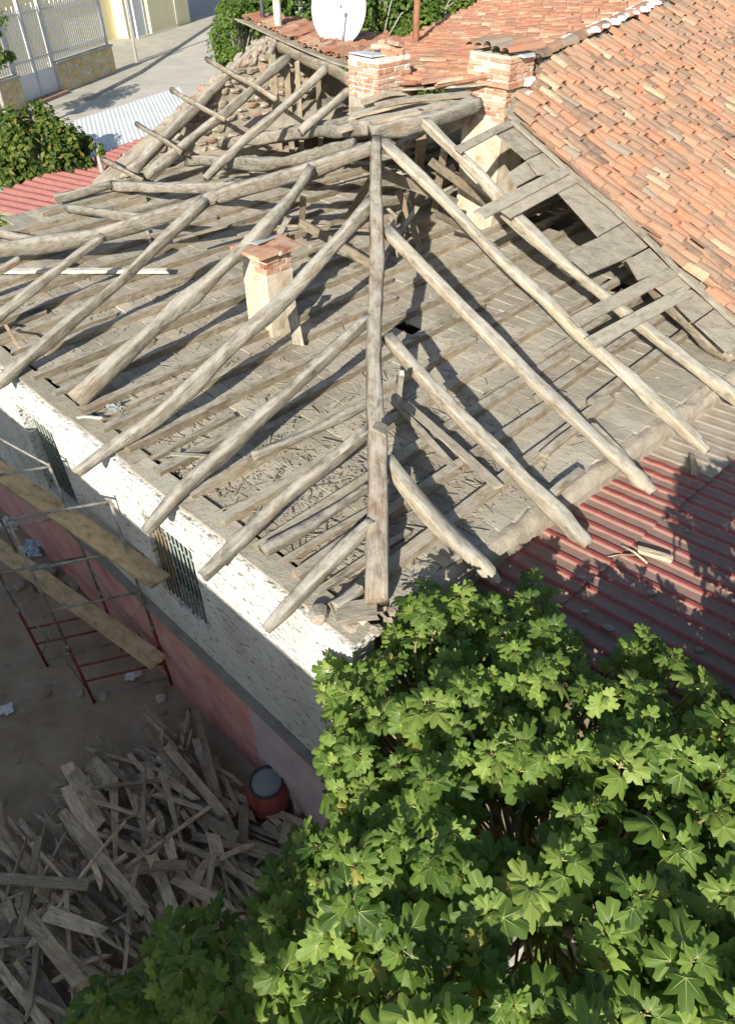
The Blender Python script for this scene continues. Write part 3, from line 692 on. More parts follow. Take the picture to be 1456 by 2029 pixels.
def merged(name, items, mats, parent, label=None):
    """items: (matrix, template mesh, tint); one joined stuff object"""
    v, f, t = [], [], []
    cache = {}
    for (Mx, me, ti) in items:
        if me not in cache: cache[me] = ([x.co.copy() for x in me.vertices], [tuple(p.vertices) for p in me.polygons])
        vv, ff = cache[me]; b = len(v)
        v.extend(Mx @ c for c in vv); f.extend(tuple(i + b for i in q) for q in ff); t.extend([ti] * len(vv))
    o = link(name, mesh(v, f, mats, tint=t), None, parent); o['kind'] = 'stuff'
    if label: o['label'] = label
    return o
def tile_field(pl, org, down, poly, m, nparts, rootname, label, sx=.205, sy=.295, disorder=2.3, ex=(-60, 60), ey=(-60, 60)):
    n = pl[0]; d = (down - n * n.dot(down)).normalized(); s = n.cross(d).normalized()
    root = link(rootname, None, Matrix.Translation(org), house); root['label'] = label
    variants = [tile_data(m, k / 15) for k in range(16)]; pans = [tile_data(m, k / 15 * .7, flip=True, th=.012) for k in range(8)]
    cover, pan = [], []
    for i in range(*ex):
        wob = U(-.02, .02)
        for j in range(*ey):
            for kind in (0, 1):
                p = org + s * ((i + (.5 if kind else 0)) * sx + wob) + d * (j * sy + (i % 3) * .05 + U(-.02, .02))
                x, y, z = proj(p)
                if z < 1 or not inpoly(x, y, poly): continue
                if kind == 0 and R.random() < .02 * disorder: continue
                yaw = U(-.05, .05) * disorder; tilt = -.045 + U(-.03, .03) * disorder
                base = Matrix((d, s * -1 if False else n.cross(d), n)).transposed().to_4x4()
                base.translation = p + n * (.065 if kind == 0 else .09) + s * U(-.012, .012) * disorder
                Mx = base @ Matrix.Rotation(yaw, 4, 'Z') @ Matrix.Rotation(tilt, 4, 'Y') @ Matrix.Rotation(U(-.1, .1) * disorder, 4, 'X') @ Matrix.Diagonal((R.choice([1, 1, 1, 1.06, .93, .8]), U(.92, 1.1), U(.85, 1.12), 1))
                t = min(1, max(0, R.betavariate(1.5, 1.7)))
                (cover if kind == 0 else pan).append((z, Mx, t))
    cover.sort(key=lambda c: c[0] if -20 < proj(c[1].translation)[0] < 1476 and proj(c[1].translation)[1] > -20 else 999)
    for (z, Mx, t) in cover[:nparts]: link('roof_tile', variants[int(t * 15.99)], Mx, root)
    rest = [(Mx, variants[0], t) for (z, Mx, t) in cover[nparts:]] + [(Mx, pans[0], t * .75) for (z, Mx, t) in pan]
    merged('roof_tile_bed', rest, m, root, 'remaining overlapping clay tiles of this slope')
    lump = rock_mesh(M_mud, 1, .8, .6, 1); its = []
    for (z, Mx, t) in R.sample(pan, min(len(pan), 420)):
        for q in range(R.choice([1, 1, 2, 3])):
            k = U(.012, .05); its.append((Matrix.Translation(Mx.translation + d * U(0, .4) + s * U(-.1, .1) - n * U(.0, .05)) @ Matrix.Rotation(U(0, 6), 4, 'Z') @ Matrix.Diagonal((k * 1.5, k, k, 1)), lump, 0))
    merged('mortar_crumbs', its, M_mud, root)
    return root, len(cover), len(pan)
downR = V((EIN.x, EIN.y, 0)) * -1
polyR = [(1003, 222), (1035, 150), (1060, 128), (1190, 66), (1330, 0), (1480, -75), (1800, -150), (1900, 800), (1500, 690), (1352, 545), (1240, 434), (1122, 338), (1045, 268)]
r_, nc, npn = tile_field(RP, rp(1250, 300), downR, polyR, M_tile, 300, 'tile_slope', 'sunlit slope of weathered orange clay tiles beside the bare rafters')
print('tiles R', nc, npn)
TA, TB = rp(1050, 130), rp(1330, 0); TD = onz(800, 96, 5.2)
BP = plane(TA, TB, TD)
downB = BP[0].copy(); downB.z = 0
polyB = [(1050, 132), (1190, 66), (1330, 0), (1480, -75), (1300, -80), (1010, -8), (875, 64), (800, 92), (722, 150), (735, 184), (800, 176), (935, 168), (1000, 160), (1040, 140)]
r_, nc, npn = tile_field(BP, onp(950, 100, BP), downB, polyB, M_tile2, 300, 'tile_slope', 'flat red tile slope behind the two rear chimneys', disorder=3.4, sx=.21, sy=.27)
print('tiles B', nc, npn, BP)
TG = aty(470, 40, 19.0)
CPn = plane(V((Gp.x, Gp.y, Gp.z + .05)), onz(700, 142, 5.32), TD)
polyC = [(465, 36), (560, 48), (640, 68), (805, 90), (790, 112), (722, 120), (700, 135), (660, 122), (610, 102), (560, 80)]
r_, nc, npn = tile_field(CPn, onp(640, 95, CPn), V((.6, .8, 0)), polyC, M_tile2, 150, 'tile_slope', 'narrow strip of red tiles along the rear wing ridge', disorder=3.4, sx=.21, sy=.27)
print('tiles C', nc, npn, CPn)
# underlay so no daylight shows through the tiles
def underlay(pl, poly, off, m):
    pts = [onp(x, y, pl, off) for x, y in poly]; c = pts[0]; n = len(pts); nn = pl[0]
    v = [p - c for p in pts] + [p - c - nn * .03 for p in pts]
    f = [tuple(range(n)), tuple(range(2 * n - 1, n - 1, -1))] + [(i, i + n, (i + 1) % n + n, (i + 1) % n) for i in range(n)]
    link('roof_deck', mesh(v, f, m), Matrix.Translation(c), house)
underlay(RP, polyR, .01, M_mud); underlay(BP, polyB, .01, M_mud); underlay(CPn, polyC, .01, M_mud)
# ridge caps bedded in white mortar
caps = [tile_data(M_tile, k / 7, L=.46, r0=.10, r1=.13) for k in range(8)]
p = TA.copy(); d = (TB - TA).normalized(); Mr = Matrix((d, V((0, 0, 1)).cross(d).normalized(), d.cross(V((0, 0, 1)).cross(d).normalized()))).transposed().to_4x4()
for k in range(16):
    q = TA + d * (k * .33)
    Mx = Mr.copy(); Mx.translation = q + V((0, 0, .10))
    link('ridge_tile', R.choice(caps), Mx @ Matrix.Rotation(U(-.08, .08), 4, 'Z') @ Matrix.Rotation(.05, 4, 'Y'), house)
    for _r in range(R.choice([0, 1, 1, 2]) if k < 8 else 3):
        s = U(.05, .11); link('mortar_lump', rock_mesh(M_whitemortar, s * 1.2, s * 1.1, s * .5), Matrix.Translation(q + V((U(-.1, .1), U(-.16, .16), .13))), house)

# ------------------------------------------------------------------ chimneys
bricks = [box_mesh(-.5, .5, -.5, .5, -.5, .5, M_brick, .05, k / 9) for k in range(10)]
def chimney(c, ha, hb, z0, zb, zt, label, body, mort, rot=0.0):
    """square stack: plastered body z0..zb, brick courses zb..zt"""
    ax = (A * math.cos(rot) + B * math.sin(rot)).normalized(); bx = V((-ax.y, ax.x, 0))
    M = Matrix((ax, bx, V((0, 0, 1)))).transposed().to_4x4(); M.translation = V((c.x, c.y, 0))
    v, f = [], []; n = 10; per = []
    for i in range(n): per.append((-ha + 2 * ha * i / n, -hb))
    for i in range(n): per.append((ha, -hb + 2 * hb * i / n))
    for i in range(n): per.append((ha - 2 * ha * i / n, hb))
    for i in range(n): per.append((-ha, hb - 2 * hb * i / n))
    rings = max(2, int((zb - z0) / .08)); P = len(per)
    for r in range(rings + 1):
        z = z0 + (zb - z0) * r / rings; fl = 1 + .0 * (1 - r / rings)
        for (x, y) in per:
            k = fl * (1 + .035 * noise.noise(V((x * 5 + c.x, y * 5, z * 4))))
            v.append(V((x * k, y * k, z)))
    for r in range(rings):
        for i in range(P): f.append((r * P + i, r * P + (i + 1) % P, (r + 1) * P + (i + 1) % P, (r + 1) * P + i))
    f.append(tuple(range(rings * P, rings * P + P)))
    ch = link('chimney', mesh(v, f, body, False), M, house); ch['label'] = label
    link('mortar_core', box_mesh(-ha + .012, ha - .012, -hb + .012, hb - .012, zb - .02, zt, mort, .0), M, ch)
    z = zb + .035; odd = 0
    while z < zt - .03:
        for (sx, sy, L, ax_) in ((0, -hb, 2 * ha, 0), (0, hb, 2 * ha, 0), (-ha, 0, 2 * hb, 1), (ha, 0, 2 * hb, 1)):
            nb = max(2, round(L / .23)); w = L / nb; sh = w / 2 if odd else 0
            k = -L / 2 - (sh if odd else 0)
            while k < L / 2 - .01:
                a0 = max(k, -L / 2); a1 = min(k + w, L / 2); k += w
                if a1 - a0 < .04 or R.random() < .09: continue
                m_ = (a0 + a1) / 2; l = a1 - a0 - .016
                inset = .047 + U(-.014, .012)
                pos = V((m_, sy - math.copysign(inset, sy), z)) if ax_ == 0 else V((sx - math.copysign(inset, sx), m_, z))
                Mx = M @ Matrix.Translation(pos) @ (Matrix.Rotation(math.pi / 2, 4, 'Z') if ax_ else Matrix()) @ Matrix.Rotation(U(-.04, .04), 4, 'Z') @ Matrix.Rotation(U(-.05, .05), 4, 'Y') @ Matrix.Diagonal((l * U(.9, 1.0), .10, .056 * U(.88, 1.06), 1))
                link('brick', R.choice(bricks), Mx, ch)
        z += .074; odd ^= 1
    return ch, M
c0 = onz(540, 655, ZF); c0 = V((c0.x, c0.y + .12, 0))
zt0 = over(528, 500, V((c0.x, c0.y - .2, 0)))
ch, M0 = chimney(c0, .215, .25, ZF - .4, zt0 - .26, zt0, 'limewashed chimney with brick top and steel sheet standing amid the left rafters', M_limewash, M_mortar)
for i in range(4):
    for j in range(2):
        if (i, j) == (3, 0): continue
        link('cap_brick', R.choice(bricks), M0 @ Matrix.Translation((-.24 + j * .36, -.29 + i * .185, zt0 + .035 + U(0, .008))) @ Matrix.Rotation(U(-.06, .06), 4, 'Z') @ Matrix.Diagonal((.35, .17, .05, 1)), ch)
sh = link('steel_sheet', box_mesh(-.22, .26, -.10, .10, 0, .006, M_steel), M0 @ Matrix.Translation((-.05, .02, zt0 + .09)) @ Matrix.Rotation(.3, 4, 'Z') @ Matrix.Rotation(.12, 4, 'Y'), ch); sh['label'] = 'bent grey steel sheet on the chimney cap'
link('white_brick', box_mesh(-.13, .13, -.035, .035, 0, .05, M_whitemortar, .004), M0 @ Matrix.Translation((.05, -.33, zt0 + .0)) @ Matrix.Rotation(.15, 4, 'Z'), ch)

c1 = onz(752, 185, 5.3); zt1 = over(752, 118, V((c1.x, c1.y - .1, 0)))
ch, M1 = chimney(V((c1.x, c1.y + .35, 0)), .40, .34, 4.7, 5.22, zt1, 'squat red brick chimney with white mortar joints between the ridges', M_mud, M_whitemortar)
for k in range(7):
    link('cap_brick', R.choice(bricks), M1 @ Matrix.Translation((U(-.1, .35), U(-.25, .3), zt1 + .05 + .05 * (k % 3))) @ Matrix.Rotation(U(0, 3), 4, 'Z') @ Matrix.Rotation(U(-.4, .4), 4, 'X') @ Matrix.Diagonal((.26, .14, .06, 1)), ch)
link('slate_cover', box_mesh(-.2, .2, -.28, .26, 0, .02, M_steel, .01), M1 @ Matrix.Translation((-.22, .06, zt1 + .02)) @ Matrix.Rotation(.06, 4, 'Y'), ch)

c2 = onz(990, 205, 5.25); zt2 = over(990, 112, V((c2.x, c2.y - .2, 0)))
ch, M2 = chimney(V((c2.x, c2.y + .3, 0)), .34, .40, 2.9, 5.0, zt2, 'tall brick chimney with tiled cap rising beside the orange tile slope', M_limewash, M_mortar)
zc = zt2 - .42
for (x0, x1, y0, y1) in ((-.40, .40, -.47, -.38), (-.40, .40, .38, .47), (-.41, -.32, -.375, .375), (.32, .41, -.375, .375)):
    link('band_course', box_mesh(x0, x1, y0, y1, zc, zc + .06, M_brick, .006, .35), M2, ch)
for i in range(5):
    for j in range(2):
        link('cap_tile', R.choice(caps), M2 @ Matrix.Translation((-.42 + j * .40, -.34 + i * .17, zt2 + .05 + U(0, .03) + (2 - abs(i - 2)) * .02)) @ Matrix.Rotation(U(-.1, .1), 4, 'Z') @ Matrix.Diagonal((1, .9, .8, 1)), ch)
link('slate_cover', box_mesh(-.14, .14, -.10, .10, 0, .03, M_steel, .006), M2 @ Matrix.Translation((.02, -.40, zt2 - .02)) @ Matrix.Rotation(.15, 4, 'X'), ch)
for k in range(7):
    s = U(.04, .08); q = onp(1042 + U(-8, 12), U(150, 200), RP, .08)
    link('mortar_lump', rock_mesh(M_whitemortar, s, s, s * .6), Matrix.Translation(q), house)
# ------------------------------------------------------------------ lean-to with red corrugated sheets on the right
D = az(132); D = V((D.x, D.y, .05)).normalized(); Q0 = onz(1262, 985, 2.95)
leanto = thing('lean_to_shed', V((Q0.x + 1.5, Q0.y - 1, GZ)), 'lean-to with dirty red corrugated metal roof against the right wall', 'shed')
def corr(name, org, along, across, L, W, period, h, m, parent, up=V((0, 0, 1)), trap=True, seg=6, wav=0.01):
    """corrugated sheet; tint = 1 in the troughs"""
    v, f, t = [], [], []; n = int(round(W / period)); prof = []
    for i in range(n):
        for (u, z) in (((0, 0), (.12, 1), (.30, 1), (.42, 0)) if trap else [(k / 6, .5 - .5 * math.cos(k / 6 * 6.2832)) for k in range(6)]): prof.append((i * period + u * period, z))
    prof.append((n * period, 0))
    nrm = along.cross(across).normalized()
    if nrm.z < 0: nrm = -nrm
    for j in range(seg + 1):
        for (x, z) in prof:
            v.append(along * (L * j / seg) + across * x + nrm * (z * h + wav * noise.noise(V((x * 1.5, j * 1.1, org.x)))))
            t.append(1.0 - z)
    k = len(prof)
    for j in range(seg):
        for i in range(k - 1): f.append((j * k + i, j * k + i + 1, (j + 1) * k + i + 1, (j + 1) * k + i))
    return link(name, mesh(v, f, m, not trap, tint=t), Matrix.Translation(org), parent)
for k in range(-3, 14):
    for (s, L, dz) in ((-.75 if k > 0 else -.35, 1.15 if k > 0 else .75, 0.022), (.27, 2.7 if k > -3 else 2.3, 0)):
        corr('roof_sheet', Q0 + E * (k * .80) + D * s + V((0, 0, dz + U(0, .006))), D, E, L, .82, .205, .010 if s < 0 and k > 0 else .026, M_dustsheet if s < 0 and k > 0 else M_redsheet, leanto)
for (e_, d_) in ((-1.4, .35), (-1.4, 2.6), (1.5, 2.6), (4.5, 2.6), (7.5, 2.6), (10.5, 2.6)):
    pp = Q0 + E * e_ + D * d_; board('post', V((pp.x, pp.y, GZ - .1)), V((pp.x, pp.y, pp.z - .01)), .12, .12, M_joist, leanto, up=V((0, 1, 0)))
pa, pb = Q0 - E * 1.6 + D * 2.6, Q0 + E * 11 + D * 2.6
board('beam', pa - V((0, 0, .13)), pb - V((0, 0, .13)), .1, .12, M_joist, leanto, seg=6)
NS = D.cross(E).normalized(); NS = NS if NS.z > 0 else -NS
SPL = (NS, NS.dot(Q0))
def sp(x, y, off=.03): return onp(x, y, SPL, off)
def loose(p, q, w, th, label, m=M_pile, name='loose_board', cat='board', group=None, up=V((0, 0, 1))):
    o = board(name, p, q, w, th, m, None, up=up); tag(o, label, cat, group); return o
loose(sp(1262, 1092), sp(1328, 1112), .07, .04, 'short weathered stick lying on the red corrugated roof', name='stick', cat='stick')
for (x0, y0, x1, y1, r, lab) in ((1195, 1105, 1262, 1100, .008, 'thin bare twig lying flat on the red corrugated roof'), (1230, 1080, 1282, 1116, .012, 'twig crossing the stick on the red corrugated roof')):
    o = pipe('twig', [sp(x0, y0), sp((x0 + x1) / 2, (y0 + y1) / 2 - 4, .05), sp(x1, y1)], r, M_pile, None); tag(o, lab, 'twig')
o = loose(sp(1370, 905), sp(1374, 942, .12), .06, .03, 'small upright wood splinter at the upper sheet overlap', cat='splinter', name='splinter')
for k in range(26):
    x, y = U(1120, 1440), U(930, 1300); s = U(.012, .035)
    if k < 12: link('rubble_bit', rock_mesh(M_gravel, s * 1.4, s, s * .6, 1), Matrix.Translation(sp(x, y)), leanto)

# ------------------------------------------------------------------ loose boards and debris on the attic floor
def fz(x, y, z=.08): return onz(x, y, ZF + z)
o = loose(fz(-20, 541, .1), fz(335, 540, .1), .10, .05, 'long white painted timber lying across the left attic floor', M_whitew, 'white_timber', 'timber')
loose(onz(572, 578, 4.0), onz(592, 683, 3.36), .14, .03, 'board leaning against the central chimney', M_board, up=V((0, -1, .3)))
loose(fz(155, 828, .1), fz(203, 829, .1), .03, .015, 'pale thin slat lying by the left wall plate', M_whitew, 'slat', 'slat')
loose(fz(343, 902), fz(410, 906), .045, .02, 'pale split stick lying between left joists', M_board, 'stick', 'stick')
loose(fz(800, 800, .2), fz(985, 965, .1), .10, .03, 'long plank lying below the right rafters near the hip', M_board)
loose(fz(770, 790, .15), fz(905, 935, .08), .07, .03, 'narrow dark lath beside the long plank near the hip', M_joist, 'lath', 'lath')
loose(fz(1075, 905, .1), fz(1150, 845, .1), .09, .04, 'short batten lying beside the right floor joist', M_joist, 'batten', 'batten')
loose(fz(1090, 985), fz(1152, 935), .09, .05, 'rounded offcut lying near the right eave', M_joist, 'offcut', 'offcut')
loose(onz(738, 845, 4.2), onz(765, 860, 4.12), .16, .03, 'small board scrap lying on the hip rafter', M_board, 'board_scrap', 'board')
loose(fz(12, 645, .1), fz(38, 690, .3), .035, .02, 'thin orange stick standing at the left edge', M_plank, 'stick', 'stick')
loose(fz(670, 1222, .1), fz(745, 1212, .1), .18, .06, 'broken block of wood at the foot of the hip rafter', M_board, 'wood_block', 'wood block')
loose(fz(290, 455, .05), fz(300, 485, .05), .05, .02, 'small pale peg lying on the left floor under the long log', M_whitew, 'peg', 'peg')
def crumple(name, c, r, m, label, cat):
    bm = bmesh.new(); bmesh.ops.create_icosphere(bm, subdivisions=3, radius=1); sd = U(0, 50)
    for v in bm.verts:
        k = 1 + .9 * noise.noise(v.co * 2.3 + V((sd, 0, 0))); v.co = V((v.co.x * r * k, v.co.y * r * .8 * k, v.co.z * r * .45 * k))
    me = bpy.data.meshes.new('m'); bm.to_mesh(me); bm.free(); me.materials.append(m)
    return tag(link(name, me, Matrix.Translation(c)), label, cat)
crumple('plastic_bag', fz(230, 806, .06), .085, M_water, 'crumpled grey plastic bag on the left floor by the wall', 'plastic bag')
# crumbs of mud and splinters: too many to count
items = []
chip = [rock_mesh(M_gravel, 1, .8, .6, 1) for _ in range(3)]
for k in range(7000):
    a = U(.3, 7.5) if k % 3 else U(.3, 3.2); b = U(.2 - a * TE, 8.5) if k % 3 else U(.2, 3.2)
    p = H(a, b, ZF + .006)
    if noise.noise(p * .9) < -.15 and R.random() < .7: continue
    s = U(.004, .012) if R.random() < .95 else U(.012, .026)
    items.append((Matrix.Translation(p) @ Matrix.Rotation(U(0, 6.3), 4, 'Z') @ Matrix.Diagonal((s * U(1, 3), s, s * .8, 1)), R.choice(chip), U(0, 1)))
for k in range(520):
    a = .32 + abs(R.gauss(0, 1.9)); b = .1 + abs(R.gauss(0, 2.3))
    s = U(.0025, .008); Ls = U(.03, .16)
    items.append((Matrix.Translation(H(a, b, ZF + .012 + U(0, .02))) @ Matrix.Rotation(U(0, 6.3), 4, 'Z') @ Matrix.Rotation(U(-.12, .12), 4, 'Y') @ Matrix.Diagonal((Ls, s * 2, s, 1)), chip[0], U(0, 1)))
db = merged('debris', items, M_gravel, None); tag(db, 'crumbs of dry mud and splinters scattered over the attic floor', 'debris', kind='stuff')
items = []
for k in range(2200):
    x, y = U(-9, 1), U(0, 9); 
    if (V((x, y, 0)) - O).dot(NIN) > -.15: continue
    s = U(.005, .014) if R.random() < .93 else U(.015, .035)
    items.append((Matrix.Translation((x, y, GZ + .01)) @ Matrix.Rotation(U(0, 6.3), 4, 'Z') @ Matrix.Diagonal((s * U(1, 3), s, s * .7, 1)), R.choice(chip), U(0, 1)))
db = merged('gravel', items, M_gravel, None); tag(db, 'chips and gravel strewn over the shaded yard', 'gravel', kind='stuff')

# ------------------------------------------------------------------ scaffold
P1, P2, P4 = onz(95, 1320, GZ), onz(188, 1392, GZ), onz(340, 1356, GZ); P3 = P1 + (P4 - P2)
sc = thing('scaffold', (P1 + P4) / 2, 'rusty tube scaffold with grey upper rails beside the white wall', 'scaffold')
zt = over(37, 1030, P2); zr2 = over(118, 1210, P2); zr3 = over(165, 1321, P2); zr4 = GZ + .18
def up(p, z): return V((p.x, p.y, z))
for i, p in enumerate((P1, P2, P3, P4)):
    zm = GZ + 1.35; ztt = zt + (.5 if i == 0 else .05)
    po = pipe('post', [up(p, GZ), up(p, zm)], .021, M_rustred, sc); pipe('post', [up(p, zm), up(p, ztt)], .019, M_greypipe, sc)
    pipe('coupler', [up(p, zm - .05), up(p, zm + .06)], .027, M_greypipe, sc)
for z, m_ in ((zt, M_greypipe), (zr2, M_greypipe), (zr3, M_rustred), (zr4, M_greypipe), ((zr3 + zr4) / 2, M_rustred), (over(76, 1129, P2), M_greypipe)):
    for (p, q) in ((P1, P3), (P2, P4)):
        if m_ is M_rustred and q is P3: z2 = z + .02
        else: z2 = z
        pipe('rung', [up(p, z2), up(q, z2)], .017, m_, sc)
for (p, q) in ((P1, P2), (P3, P4)):
    pipe('brace', [up(p, zr4 + .1), up(q, zr2 - .2)], .010, M_greypipe, sc); pipe('brace', [up(q, zr4 + .1), up(p, zr2 - .2)], .010, M_greypipe, sc)
pq = P1 - (P4 - P2) * 0.05 + (P1 - P2) * 1.9
for (p, q) in ((P1, pq), (P3, pq + (P4 - P2))): pipe('rail', [up(p, zt + .02), up(q, zt + .02)], .015, M_greypipe, sc)
pipe('post', [up(pq, GZ), up(pq, zt + .4)], .02, M_greypipe, sc); pipe('post', [up(pq + (P4 - P2), GZ), up(pq + (P4 - P2), zt + .4)], .02, M_greypipe, sc)
pipe('rung', [up(pq, zt), up(pq + (P4 - P2), zt)], .017, M_greypipe, sc); pipe('rung', [up(pq, zr2), up(pq + (P4 - P2), zr2)], .017, M_greypipe, sc)
zr15 = over(76, 1129, P2)
loose(onz(321, 1156, zr15 + .02), onz(-60, 895, zr15 + .02), .27, .045, 'upper scaffold plank of dusty yellow wood next to the window', M_plank, 'scaffold_plank', 'plank', 'planks on the scaffold')
loose(onz(314, 1314, zr3 + .02), onz(-60, 1046, zr3 + .02), .27, .045, 'lower scaffold plank with dark stain over the yard', M_plank, 'scaffold_plank', 'plank', 'planks on the scaffold')
# yard clutter
for (x, y, s, m_, lab, nm, ct) in ((18, 1040, .17, M_whitebag, 'crumpled white sack lying by the pink wall', 'sack', 'sack'), (66, 1085, .2, M_bluebag, 'crumpled pale blue plastic sheet by the pink wall', 'plastic_sheet', 'plastic sheet'),
        (265, 1337, .10, M_whitebag, 'crumpled translucent bag on the yard near the scaffold foot', 'plastic_bag', 'plastic bag'), (12, 1405, .09, M_whitebag, 'white rag at the left edge of the yard', 'rag', 'rag')):
    crumple(nm, onz(x, y, GZ + .06), s, m_, lab, ct)
for k, (x, y, s, m_) in enumerate(((320, 1384, .07, M_mortar), (366, 1411, .07, M_redstone), (150, 1150, .16, M_stone), (120, 1170, .12, M_mortar), (95, 1140, .14, M_stone), (130, 1120, .10, M_redstone), (95, 1374, .05, M_redstone), (160, 1375, .05, M_stone), (40, 1160, .1, M_stone), (262, 1500, .05, M_redstone), (205, 1380, .05, M_mortar), (410, 1392, .06, M_stone))):
    labs = ['pale mortar lump near the scrap wood pile', 'reddish brick bit near the top of the scrap wood pile', 'large rubble stone under the scaffold by the pink wall', 'pale rubble lump under the scaffold by the wall', 'grey rubble stone beside the blue plastic sheet', 'broken red brick near the blue plastic sheet',
            'small red brick bit on the open yard', 'small grey stone below the scaffold post', 'grey stone at the left edge under the plank', 'small red chip beside the wood pile', 'small pale lump beside the scaffold foot', 'grey stone where pile meets pink wall']
    tag(link('rubble_stone', rock_mesh(m_, s * 1.2, s, s * .7), Matrix.Translation(onz(x, y, GZ + s * .3)) @ Matrix.Rotation(U(0, 6), 4, 'Z')), labs[k], 'stone', 'rubble in the yard')

# ------------------------------------------------------------------ red drum
dc = onz(530, 1562, GZ + .45); dc.z = GZ
drum = thing('drum', dc, 'red metal drum with narrower neck and grey lid by the wall', 'drum')
def lathe(name, prof, m, parent, c, sides=32):
    v, f = [], []
    for (r, z) in prof:
        for k in range(sides): v.append(V((r * math.cos(2 * math.pi * k / sides), r * math.sin(2 * math.pi * k / sides), z)))
    for i in range(len(prof) - 1):
        for k in range(sides): f.append((i * sides + k, i * sides + (k + 1) % sides, (i + 1) * sides + (k + 1) % sides, (i + 1) * sides + k))
    if name != 'rim': f.append(tuple((len(prof) - 1) * sides + k for k in range(sides)))
    return link(name, mesh(v, f, m, True), Matrix.Translation(c), parent)
lathe('body', [(.24, 0), (.265, .02), (.268, .16), (.278, .18), (.278, .20), (.268, .22), (.268, .36), (.278, .38), (.278, .40), (.268, .42), (.26, .47), (.24, .52), (.215, .55), (.205, .60)], M_drum, drum, dc)
lathe('rim', [(.205, .595), (.218, .60), (.222, .615), (.218, .63), (.195, .632), (.185, .58)], M_drumrim, drum, dc)
lathe('lid', [(.192, .605), (.18, .615), (.10, .618)], M_water, drum, dc)

# ------------------------------------------------------------------ scrap wood pile
pile_poly = [(-120, 1660), (60, 1610), (150, 1545), (250, 1510), (300, 1440), (400, 1400), (450, 1500), (500, 1600), (640, 1650), (620, 1760), (520, 1900), (300, 2060), (-120, 2120)]
def heap(p):
    x, y, z = proj(V((p.x, p.y, GZ)))
    c = onz(170, 1830, GZ); d = (p - c); d.z = 0
    return max(0.0, .75 * math.exp(-(d.length / 1.5) ** 2))
named = [(330, 1478, 445, 1617, .16, 'pale flat board sloping at the top of the scrap pile'), (388, 1408, 434, 1582, .13, 'upright-looking grey board between pile and drum'),
    (125, 1612, 288, 1806, .17, 'long pale weathered plank down the middle of the pile'), (132, 1560, 215, 1720, .20, 'wide grey board at the upper pile'),
    (-10, 1742, 178, 1756, .16, 'whitish plank lying crosswise at the left pile edge'), (-5, 1910, 92, 2035, .13, 'grey plank at the bottom left of the pile'),
    (48, 1966, 140, 2014, .06, 'thin lath at the bottom left of the pile'), (450, 1572, 618, 1642, .14, 'dark beam running from pile towards the wall beside the drum'),
    (182, 1562, 335, 1546, .07, 'thin pale lath lying across the top of the pile'), (285, 1445, 360, 1535, .13, 'dark board at the upper tip of the pile'),
    (300, 1718, 372, 1716, .15, 'short sawn board end in the middle of the pile'), (345, 1740, 450, 1800, .17, 'mossy yellowish plank in the right of the pile'),
    (80, 1660, 42, 1850, .12, 'grey branch-like timber crossing the left planks'), (287, 1530, 285, 1680, .07, 'narrow lath standing through the upper pile'),
    (440, 1700, 505, 1672, .09, 'reddish brown timber end at the right of the pile'), (60, 1820, 160, 1950, .20, 'dark wide log piece low in the pile')]
for (x0, y0, x1, y1, w, lab) in named:
    p, q = onz(x0, y0, GZ), onz(x1, y1, GZ); h = max(heap(p), heap(q)) + (.06 if 'dark beam' in lab else .30)
    loose(onz(x0, y0, GZ + h + U(-.03, .05)), onz(x1, y1, GZ + h + U(-.05, .08)), w * .68, U(.02, .04), lab, M_pile, 'scrap_board', 'board', 'boards in the scrap pile')
loose(onz(583, 1537, GZ + .45), onz(592, 1622, GZ + .1), .09, .03, 'short board leaning on the wall behind the drum', M_pile, 'scrap_board', 'board', up=V((0, -1, .5)))
n = 0; tries = 0
while n < 290 and tries < 5000:
    tries += 1
    x, y = U(-120, 640), U(1400, 2100)
    if not inpoly(x, y, pile_poly): continue
    c = onz(x, y, GZ); dw = (c - O).dot(NIN)
    if dw > -.3 or (c - dc).length < .45: continue
    hp = heap(c); L = R.choice([.3, .45, .6, .8, 1.0, 1.2, 1.4]) * U(.8, 1.2)
    base = 133 if R.random() < .68 else U(0, 180)
    d = az(base + R.gauss(0, 16)); d.z = R.gauss(0, .10)
    z = GZ + .03 + (hp + .22) * math.sqrt(R.random())
    c = onz(x, y, z)
    p, q = c - d * (L / 2), c + d * (L / 2)
    p.z = max(p.z, GZ + .02); q.z = max(q.z, GZ + .02)
    if (p - O).dot(NIN) > -.12 or (q - O).dot(NIN) > -.12: continue
    upv = V((U(-.35, .35), U(-.35, .35), 1))
    o = board('scrap_board', p, q, min(.16, .04 + R.expovariate(20)), U(.012, .035), M_pile, None, up=upv, bow=R.choice([0, .01, .03, .06]), taper=R.choice([0, .1, .3, .7]), ragged=.07)
    mx, my, _z = proj((p + q) / 2); wd = max(abs(o.bound_box[0][1]), abs(o.bound_box[6][1])) * 2
    zone = 'near the red drum' if mx > 400 else 'at the left frame edge' if mx < 90 else 'at its upper end towards the scaffold' if my < 1600 else 'beside the shaded fig leaves' if my > 1800 else 'in its middle'
    tag(o, '%s %s board in the scrap wood pile %s' % ('long' if L > .9 else 'short', 'broad' if wd > .09 else 'narrow', zone), 'board', 'boards in the scrap pile'); n += 1

